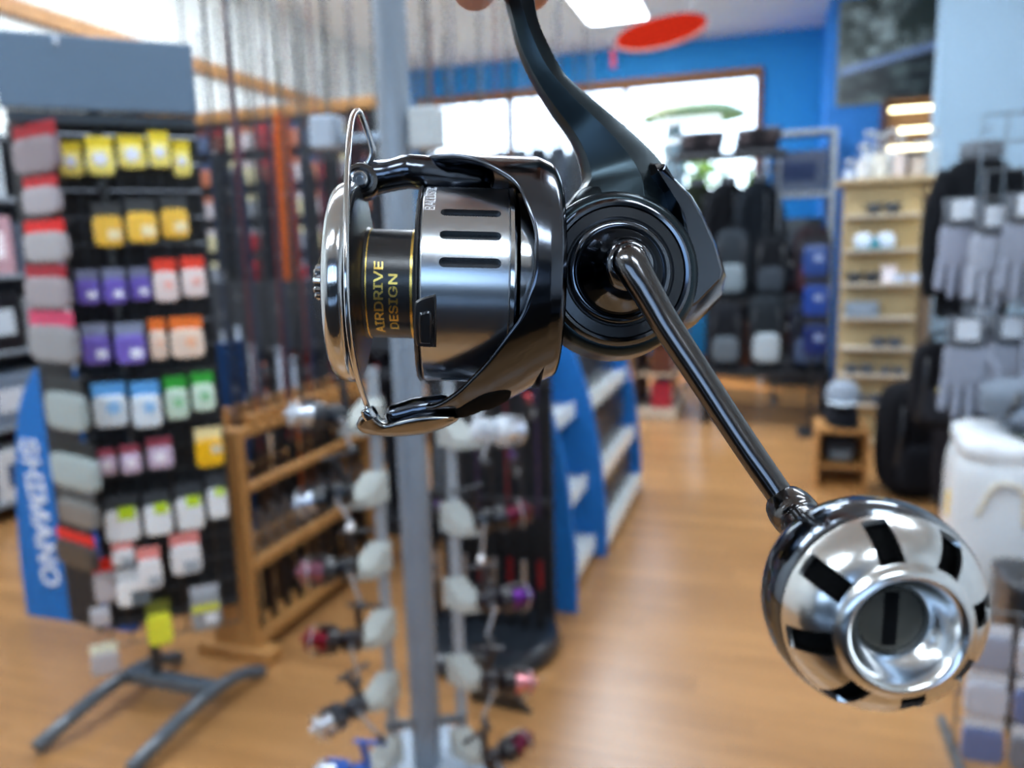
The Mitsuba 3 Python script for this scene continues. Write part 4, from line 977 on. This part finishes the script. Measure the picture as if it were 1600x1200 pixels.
for text, x, ph0, h, r, b, L in (('AIRDRIVE', 84.0, -67, 3.1, 20.2, 'gold', 29), ('DESIGN', 78.9, -61, 3.0, 20.2, 'gold', 22.5), ('BALLISTIC', 65.8, 37, 3.5, 36.05, 'white_print', 18.5)):
    m = meshkit.text_mesh(text, h / 1000, 0.00012, bold=text == 'AIRDRIVE' or text == 'DESIGN'); v, f = arr(m)
    v = v * [L / 1000 / v[:, 0].max(), 1, 1]
    rpart('lettering', wrapped((v, f), r / 1000, ph0, x / 1000), b, False, SP, 'gold lettering' if b == 'gold' else 'white lettering')
# line clip
o = cr([(-9, -.2), (-8.8, 4.6), (-7, 6.9), (5.5, 7.0), (8.2, 5.6), (9.8, 1.2), (9.6, -.2), (4, -.4), (-3, -.4), (-9, -.2)], 6)[:-1] / 1000
rpart('line_clip', wrapped(bevel(o, [(0, -.0004), (0, .0006), (.0006, .0011)]), .036, -28, .0712 - .0064), 'inner_black', 30, SP)
o = cr([(-5.6, .2), (-5.5, 3.0), (-4.4, 4.2), (4.4, 4.2), (5.5, 3.0), (5.6, .2), (0, 0), (-5.6, .2)], 6)[:-1] / 1000
rpart('line_clip', wrapped(bevel(o, [(0, 0), (0, .0016), (.0006, .0021)]), .036, -30, .0712 - .0052), 'plate_black', 30, SP)
# --- drag knob on the front
DK = rpart('drag_knob', lathe(mm([(15, 101), (14.5, 103), (12, 104.5), (7, 105.5), (5.4, 109.5), (3.5, 111.5), (0, 112)]), 64, axis=AX), 'plate_black')
for k in range(10):
    a = 2 * math.pi * k / 10; v, f = cbox(.008, .0022, .0022, .0006)
    rpart('grip_rib', (np.stack([v[:, 0] + .107, (v[:, 1] + .0055) * math.cos(a) - v[:, 2] * math.sin(a), (v[:, 1] + .0055) * math.sin(a) + v[:, 2] * math.cos(a)], 1), f), 'chrome', 20, DK)
# --- rotor: a shell that runs out into two arms, above and below
PH = np.array([-90, -80, -70, -45, -20, 0, 20, 45, 70, 82, 90]); XF = np.array([74, 73.5, 64, 48, 36, 32.5, 32.5, 38, 55, 70, 73])
def xfront(p):
    q = (p + 180) % 360 - 180
    q = q if abs(q) <= 90 else (180 - q if q > 0 else -180 - q)
    return float(np.interp(q, PH, XF))
N = 240; phis = np.arange(N) * 360 / N
xf = np.array([xfront(p) for p in phis]); k_ = np.ones(7) / 7
xf = np.convolve(np.r_[xf[-6:], xf, xf[:6]], k_, 'same')[6:-6]
def rout(p, x):
    s = math.sin(math.radians(p)); near = 41.5
    if s >= 0: top = np.interp(x, [21, 24, 30, 60, 75], [40, 45.5, 48.2, 48.3, 47.3])
    else: top = np.interp(x, [21, 26, 34, 45, 56, 66, 75], [33, 35.5, 40.5, 46, 49.5, 49.5, 47])
    nb = np.interp(x, [21, 23, 27, 60], [38.5, 41, near, near])
    w = abs(s) ** 2.2
    return nb * (1 - w) + top * w
rings = []
x0 = 21.5
for s in np.linspace(0, 1, 26): rings.append([(x0 + (xf[i] - 1.0 - x0) * s, rout(p, x0 + (xf[i] - 1.0 - x0) * s)) for i, p in enumerate(phis)])
rings.append([(xf[i] - .3, rout(p, xf[i]) - .25) for i, p in enumerate(phis)])
rings.append([(xf[i], rout(p, xf[i]) - .9) for i, p in enumerate(phis)])
rings.append([(xf[i] - .2, rout(p, xf[i]) - 1.9) for i, p in enumerate(phis)])
rings.append([(xf[i] - 1.2, rout(p, xf[i]) - 2.6) for i, p in enumerate(phis)])
for s in np.linspace(0, 1, 8)[1:]: rings.append([(max(xf[i] - 1.2 - s * (xf[i] - 1.2 - 27), 27), max(38.2, rout(p, xf[i] - s * (xf[i] - 27)) - 3.6) if s < 1 else 38.2) for i, p in enumerate(phis)])
rings.append([(27, 20)] * N)
R3 = lambda ring: np.array([(x, r * math.cos(math.radians(p)), r * math.sin(math.radians(p))) for (x, r), p in zip(ring, phis)]) / 1000
RT = rpart('rotor', loft([R3([(21.5, 14)] * N)] + [R3(r) for r in rings], cap=False), 'rotor_black', 35)
rpart('inner_sleeve', lathe(mm([(18, 27.5), (34.5, 27.5), (34.6, 36.5), (33, 37.4), (18, 37.4)]), 128, axis=AX), 'chrome', 30, RT)
# lower arm's opening: black patch on the skin, its shade put into the colour
def rsurf(x, p, o=0.0):
    r_ = (rout(p, x) + o) / 1000; return np.array([x / 1000, r_ * math.cos(math.radians(p)), r_ * math.sin(math.radians(p))])
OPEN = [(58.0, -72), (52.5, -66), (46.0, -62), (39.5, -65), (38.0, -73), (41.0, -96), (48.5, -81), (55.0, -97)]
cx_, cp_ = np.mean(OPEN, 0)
rpart('arm_shade_patch', loft([np.array([rsurf(cx_ + (x - cx_) * k, cp_ + (p - cp_) * k, o) for x, p in cr(OPEN + OPEN[:1], 5)[:-1]]) for k, o in ((1.0, -.6), (1.0, .4), (.97, .5), (.88, .55), (.76, .6), (.64, .6), (.52, .6), (.4, .6), (.28, .6), (.16, .6), (.05, .6))]), 'void_black', 30, RT)
FLIP = np.array([[1, 0, 0], [0, 0, 1], [0, 1, 0]])           # (u, v, w) -> (a, c, b)
# --- bail: upper arm with line roller, lower arm, wire
def chain(L, res=.0012, it=8):
    h = [m3.Manifold.sphere(r / 1000, 24).translate(list(p)) for p, r in L]
    o = m3.Manifold()
    for a, b in zip(h[:-1], h[1:]): o = o + m3.Manifold.hull(a + b)
    o = o.refine_to_length(res); me = o.to_mesh()
    t = trimesh.Trimesh(me.vert_properties[:, :3], me.tri_verts, process=True); trimesh.smoothing.filter_taubin(t, iterations=it); return t
BU = rpart('bail_arm', chain([(rp(748, 279, -.002), 6.2), (rp(700, 276, .0), 6.0), (rp(660, 270, .003), 6.4), (rp(638, 268, .004), 6.2), (rp(612, 274, .003), 5.8), (rp(588, 278, .001), 6.3), (rp(568, 284, -.001), 7.0)]), 'rotor_black', True)
c0 = rp(564, 283, .006)
rpart('line_roller', lathe(mm([(0, -6), (6.6, -5), (6.9, 0.2), (6.2, 1.6), (5.0, 2.2), (4.2, 2.4)]), 40, c0, (0, 1, 0)), 'arm_black', 30, BU)
rpart('roller_washer', lathe(mm([(5.0, 2.0), (5.0, 3.0), (4.2, 3.4), (3.2, 2.6)]), 40, c0, (0, 1, 0)), 'cover_black', 30, BU)
rpart('screw', lathe(mm([(2.9, 2.0), (2.9, 3.6), (2.4, 3.9), (1.3, 3.9), (1.2, 3.2), (0, 3.2)]), 32, c0, (0, 1, 0)), 'chrome', 30, BU, 'small round screw')
wire = cr(rpl([(574, 258, 4), (581, 244, 5), (582, 232, 6), (574, 205, 8), (563, 178, 11), (556, 175, 14), (549, 190, 20), (544, 240, 33), (541.5, 330, 45), (541, 420, 50.5), (544, 500, 48), (552, 560, 41), (562, 600, 31), (573, 632, 19), (578, 646, 13)]), 8)
rpart('bail_wire', tube(wire, np.linspace(.00115, .00095, len(wire)), 14), 'chrome', True, label='curved bright bail wire')
px_ = [(572, 645), (562, 652), (556, 666), (563, 676), (580, 681), (606, 684), (640, 682.5), (668, 678), (696, 668), (716, 656), (712, 648), (690, 646), (660, 647), (632, 652), (612, 658), (600, 659), (592, 654), (585, 645), (578, 642)]
o = cr([rp(x, y, .009)[[0, 2]] for x, y in px_ + px_[:1]], 5)[:-1]
bv, bf = bevel(o, [(.0032, -.009), (.0012, -.0075), (0, -.004), (0, .005), (.0005, .0075), (.0012, .009), (.0022, .0096)])
bv[:, 2] -= .85 * (bv[:, 1].max() - bv[:, 1]) - .003          # its face leans down and outwards
BLW = rpart('bail_arm', move((bv, bf), (0, .004, 0), FLIP), 'bail_black', 40)
rpart('wire_holder', lathe(mm([(1.2, -3), (2.6, -3), (2.9, -1), (2.5, .6), (1.4, .9), (1.1, 0)]), 32, rp(575, 641, .0165), (0.5, .2, 1)), 'chrome', 30, BLW)
bl = chain([(rp(620, 648, .008), 4.2), (rp(650, 640, .008), 4.5), (rp(690, 634, .008), 4.2)])
rpart('bail_hinge', bl, 'rotor_black', True, BLW)
# --- body, rear cover, stem and foot
FLIP = np.array([[1, 0, 0], [0, 0, 1], [0, 1, 0]])           # (u, v, w) -> (a, c, b)
def slab(px, yr, rings, k=5, closed=True):
    o = cr([rp(x, y, yr)[[0, 2]] for x, y in px + px[:1]], k)[:-1] if k > 1 else np.array([rp(x, y, yr)[[0, 2]] for x, y in px])
    return move(bevel(o, rings), (0, 0, 0), FLIP)
BODY = rpart('body', slab([(860, 440), (858, 360), (880, 328), (905, 298), (950, 284), (1015, 272), (1050, 290), (1082, 330), (1106, 380), (1118, 432), (1108, 466), (1080, 502), (1040, 528), (1000, 541), (965, 546), (905, 533), (868, 522)], .001,
    [(.012, -.022), (.006, -.020), (.002, -.015), (0, -.008), (0, .005), (.0012, .0095), (.0035, .0125), (.007, .0145), (.010, .0152)]), 'body_black', 40)
rpart('rear_cover', slab([(1004, 250), (1028, 266), (1052, 283), (1078, 311), (1098, 345), (1117, 388), (1131, 436), (1124, 467), (1084, 508), (1044, 535), (1002, 551), (966, 557), (930, 546), (903, 536), (930, 500), (975, 480), (1010, 450), (1016, 410), (1010, 370), (1000, 330), (975, 300), (985, 262)], -.001,
    [(.0035, -.021), (.001, -.014), (0, -.006), (0, .001), (.0022, .0085), (.0062, .0185), (.0080, .0225), (.0088, .0232)], 1), 'cover_black', 12)
Lp = np.array([(890, 372), (868, 340), (880, 322), (898, 303), (910, 286), (911, 268), (903, 236), (888, 205), (864, 172), (840, 134), (820, 96), (806, 58), (797, 20), (789, -10), (782, -50), (768, -126)], float)
Rp = np.array([(1046, 372), (1060, 335), (1058, 310), (1048, 288), (1035, 268), (1022, 248), (992, 216), (960, 186), (930, 160), (900, 134), (880, 112), (862, 78), (846, 42), (837, 0), (838, -45), (852, -126)], float)
hh = np.array([20, 20, 19.3, 18.2, 16.4, 14.6, 12.4, 10.3, 9.4, 8.6, 8, 7.6, 7.2, 7, 7, 8])
Ls, Rs, hs = cr(Lp, 5), cr(Rp, 5), cr(hh[:, None], 5)[:, 0]
prof = [(0, 0), (.02, .34), (.07, .55), (.30, .82), (.50, 1.0), (.505, 1.0), (.75, .87), (.94, .72), (.98, .4), (1.0, 0)]
sec = []
for l, r_, h, rg in zip(Ls, Rs, hs, np.linspace(.66, .40, len(hs))):
    pr_ = [(t * rg / .5 if t <= .5 else rg + .004 + (t - .505) * (1 - rg - .004) / .495, q) for t, q in prof]
    a, b = rp(*l, .004), rp(*r_, .004)
    fr = [a + (b - a) * t + np.array([0, h / 1000 * q - .004, 0]) for t, q in pr_]
    bk = [a + (b - a) * t + np.array([0, -h / 1000 * q - .004, 0]) for t, q in pr_[1:-1][::-1]]
    sec.append(np.array(fr + bk))
rpart('stem', loft(sec), 'body_black', 24)
ft = [rp(x, y, 0) for x, y in ((655, -146), (760, -134), (860, -134), (960, -146))]
rpart('foot', loft([np.array([ft[i] + np.array([0, w * math.cos(t), q * math.sin(t)]) for t in np.linspace(0, 2 * math.pi, 16, endpoint=False)]) for i, w, q in ((0, .004, .001), (1, .0085, .003), (2, .0085, .003), (3, .004, .001))]), 'body_black', 40)
# --- side plate, hub and crank
hc = rp(968, 425, .027)
def hl(L, n=128): return lathe(mm(L), n, (hc[0], 0, hc[2]), (0, 1, 0))
SPL = rpart('side_plate', hl([(30.5, 11), (29.8, 15), (29.4, 21), (28.6, 23.8), (27.0, 25.4), (25.6, 26)]), 'body_black', 40)
rpart('plate_ring', hl([(25.8, 25.4), (25.4, 26.6), (24.2, 27.4), (23.2, 27.2), (22.8, 26.2)]), 'cover_black', 40, SPL)
rpart('plate_disc', hl([(23, 25.8), (22.6, 26.8), (19.2, 27.1), (18.6, 26.6), (18.0, 26.6)]), 'plate_black', 25, SPL)
rpart('plate_ring', hl([(18.2, 26.2), (17.9, 27.8), (17.2, 28.5), (16.2, 28.6), (15.6, 27.9), (15, 27.8)]), 'cover_black', 40, SPL)
rpart('hub', hl([(15.3, 27.5), (14.9, 29.4), (14, 30.4), (11.4, 34), (9.6, 38), (8.6, 42), (7.6, 45), (5.5, 47), (0, 48)]), 'cover_black', 40)
P = np.array([558 * .182 / F, -336 * .182 / F, -.182])                       # knob centre: right, up, back
d = np.array([-.02, -.13, 1.0]); d /= np.linalg.norm(d)
KC, KD = RINV @ (P - OC), RINV @ d
k1 = RINV @ np.array([1.0, 0, 0]); k1 = k1 - KD * (k1 @ KD); k1 /= np.linalg.norm(k1); k2 = np.cross(KD, k1)
KN = KC - KD * .0385
ap = rpl([(978, 400, 43), (985, 411, 46.5), (997, 432, 48.3), (1016, 464, 50), (1043, 510, 52.3), (1085, 574, 56), (1130, 643, 60), (1180, 718, 65), (1222, 778, 69)])
JN = rp(1238, 799, .072)                                # where the knob's spindle leaves the arm
ap = cr(np.vstack([ap, JN]), 8)
rpart('crank_arm', tube(ap, np.interp(np.linspace(0, 1, len(ap)), [0, .1, .22, .4, .6, 1], [.0048, .0059, .0054, .0047, .0043, .0038]), 28), 'arm_black', True, label='long tapering black crank arm')
def kl(L, n=128): return lathe(mm(L), n, KC, KD, k1)
JD = KC - JN; JL = np.linalg.norm(JD) * 1000
rpart('knob_joint', lathe(mm([(2.5, -5.6), (5.0, -5.2), (6.4, -3.8), (6.9, -1), (6.9, 3.2), (6.2, 4.6), (5.6, 5.6), (5.8, 8), (7, 10.5), (9, JL - 20)]), 48, JN, JD), 'arm_black', 40)
KS = .945                                            # the knob's scale
ks = lambda L: [(r * KS, x * KS) for r, x in L]
KB = rpart('knob', kl(ks([(7.5, -23.6), (12, -21.8), (16.5, -18.9), (20.4, -15), (23.4, -10.2), (25.3, -5), (26.1, 0), (25.9, 3.6), (25.3, 6.4), (24.6, 8.0), (23.6, 8.1)])), 'cover_black', 40)
dome = man(lathe(mm(ks([(23.4, 8.3), (24.45, 8.4), (23.9, 10.0), (22.8, 12.2), (21.3, 14.3), (19.4, 16.2), (17.6, 17.3), (16.5, 17.8), (15.7, 18.4), (15.0, 19.3), (14.3, 19.9), (13.5, 20.1), (12.8, 19.8), (12.1, 18.9), (11.4, 17.4), (10.4, 15.6), (9.3, 14.3), (8.4, 13.5), (7.9, 12.4), (7.9, 10), (8.9, 10), (9.6, 12.6), (11, 14.2), (12.4, 16), (13.6, 18), (15, 17.3), (16.6, 16.6), (18.7, 15.2), (20.4, 13.5), (21.9, 11.4), (22.9, 9.6), (23.4, 8.3)])), 160))
for k in range(8):
    s = m3.Manifold.cube([.0205 * KS, .0054, .0082 * KS], True).translate([.0225 * KS, 0, .0140 * KS]).rotate([0, 0, 12 + 45 * k])
    dome = dome - s
me = dome.to_mesh(); v = np.array(me.vert_properties[:, :3], float)
rpart('knob_cap', (KC + v[:, :1] * k1 + v[:, 1:2] * k2 + v[:, 2:] * KD, np.array(me.tri_verts)), 'knob_silver', 32, KB, 'silver cap with eight slots and a rolled rim')
rpart('knob_core', kl(ks([(23.3, 8), (21.4, 8.6), (19, 10), (16, 12), (13.5, 12.5), (11, 11), (8, 10.4)])), 'void_black', 30, KB)
rpart('knob_plug', kl(ks([(8.0, 10.6), (7.7, 11.2), (0, 11.3)]), 64), 'plug', 25, KB, 'dark plug with a coin slot')
def kbox(x0, x1, y0, y1, z0, z1): v, f = box(x0, x1, y0, y1, z0, z1); v = v * KS / 1000; return KC + v[:, :1] * k1 + v[:, 1:2] * k2 + v[:, 2:] * KD, f
rpart('coin_slot', kbox(-1.7, 1.7, -6.6, 6.6, 11.1, 11.45), 'void_black', False, KB)

# --- the hand that holds it by the stem, mostly above the frame
def hand():
    k = thing('person', 'fingertips of a hand holding the reel by its stem at the top edge', 'hand')
    q = lambda x, y, z: rp(x, y, z / 1000)
    ch = [[(q(830, -330, -62), 14), (q(780, -170, -60), 11), (q(748, -36, -40), 10), (q(741, -22, -10), 9.2), (q(738, -42, 14), 8.6), (q(744, -75, 22), 7.6)],
          [(q(890, -330, -62), 14), (q(858, -150, -62), 11), (q(830, -40, -46), 10), (q(828, -18, -30), 9), (q(829, -18, -23), 8.4)],
          [(q(950, -330, -60), 13), (q(930, -190, -62), 10.5), (q(905, -90, -44), 9.5), (q(898, -72, -12), 9), (q(898, -80, 14), 8.2), (q(900, -112, 24), 7.4)],
          [(q(1005, -330, -58), 12), (q(1000, -220, -58), 9.5), (q(984, -115, -44), 8.5), (q(978, -92, -14), 8), (q(978, -98, 10), 7.2), (q(980, -122, 22), 6.4)],
          [(q(800, -420, -40), 15), (q(700, -300, -10), 12.5), (q(720, -205, 24), 11), (q(765, -170, 26), 9.6), (q(800, -160, 23), 8)],
          [(q(830, -330, -62), 14), (q(890, -330, -64), 15), (q(950, -330, -62), 14), (q(1005, -330, -58), 12)],
          [(q(830, -330, -62), 15), (q(860, -520, -60), 19)], [(q(890, -330, -64), 15), (q(890, -520, -62), 20)], [(q(950, -330, -62), 14), (q(920, -520, -62), 20)], [(q(1005, -330, -58), 12), (q(950, -520, -60), 19)],
          [(q(800, -420, -40), 16), (q(870, -530, -58), 20)], [(q(905, -530, -62), 24), (q(940, -760, -60), 29), (q(1000, -1500, -70), 38)]]
    o = m3.Manifold()
    for c_ in ch:
        h = [m3.Manifold.sphere(r / 1000, 20).translate(list(p)) for p, r in c_]
        for a, b in zip(h[:-1], h[1:]): o = o + m3.Manifold.hull(a + b)
    B = lambda p, r: m3.Manifold.sphere(r / 1000, 20).translate(list(p))
    kn = [B(q(830, -330, -62), 13), B(q(890, -330, -64), 13.5), B(q(950, -330, -62), 13), B(q(1005, -330, -58), 11.5)]
    wr = [B(q(862, -560, -60), 17), B(q(892, -565, -62), 18), B(q(922, -565, -62), 18), B(q(950, -560, -60), 17)]
    for i in range(3): o = o + m3.Manifold.hull(kn[i] + kn[i + 1] + wr[i] + wr[i + 1])
    o = o.refine_to_length(.003); me = o.to_mesh()
    t = trimesh.Trimesh(me.vert_properties[:, :3], me.tri_verts, process=True); trimesh.smoothing.filter_taubin(t, iterations=14)
    part(k, 'hand', RW(t), 'skin', None, True)
hand()
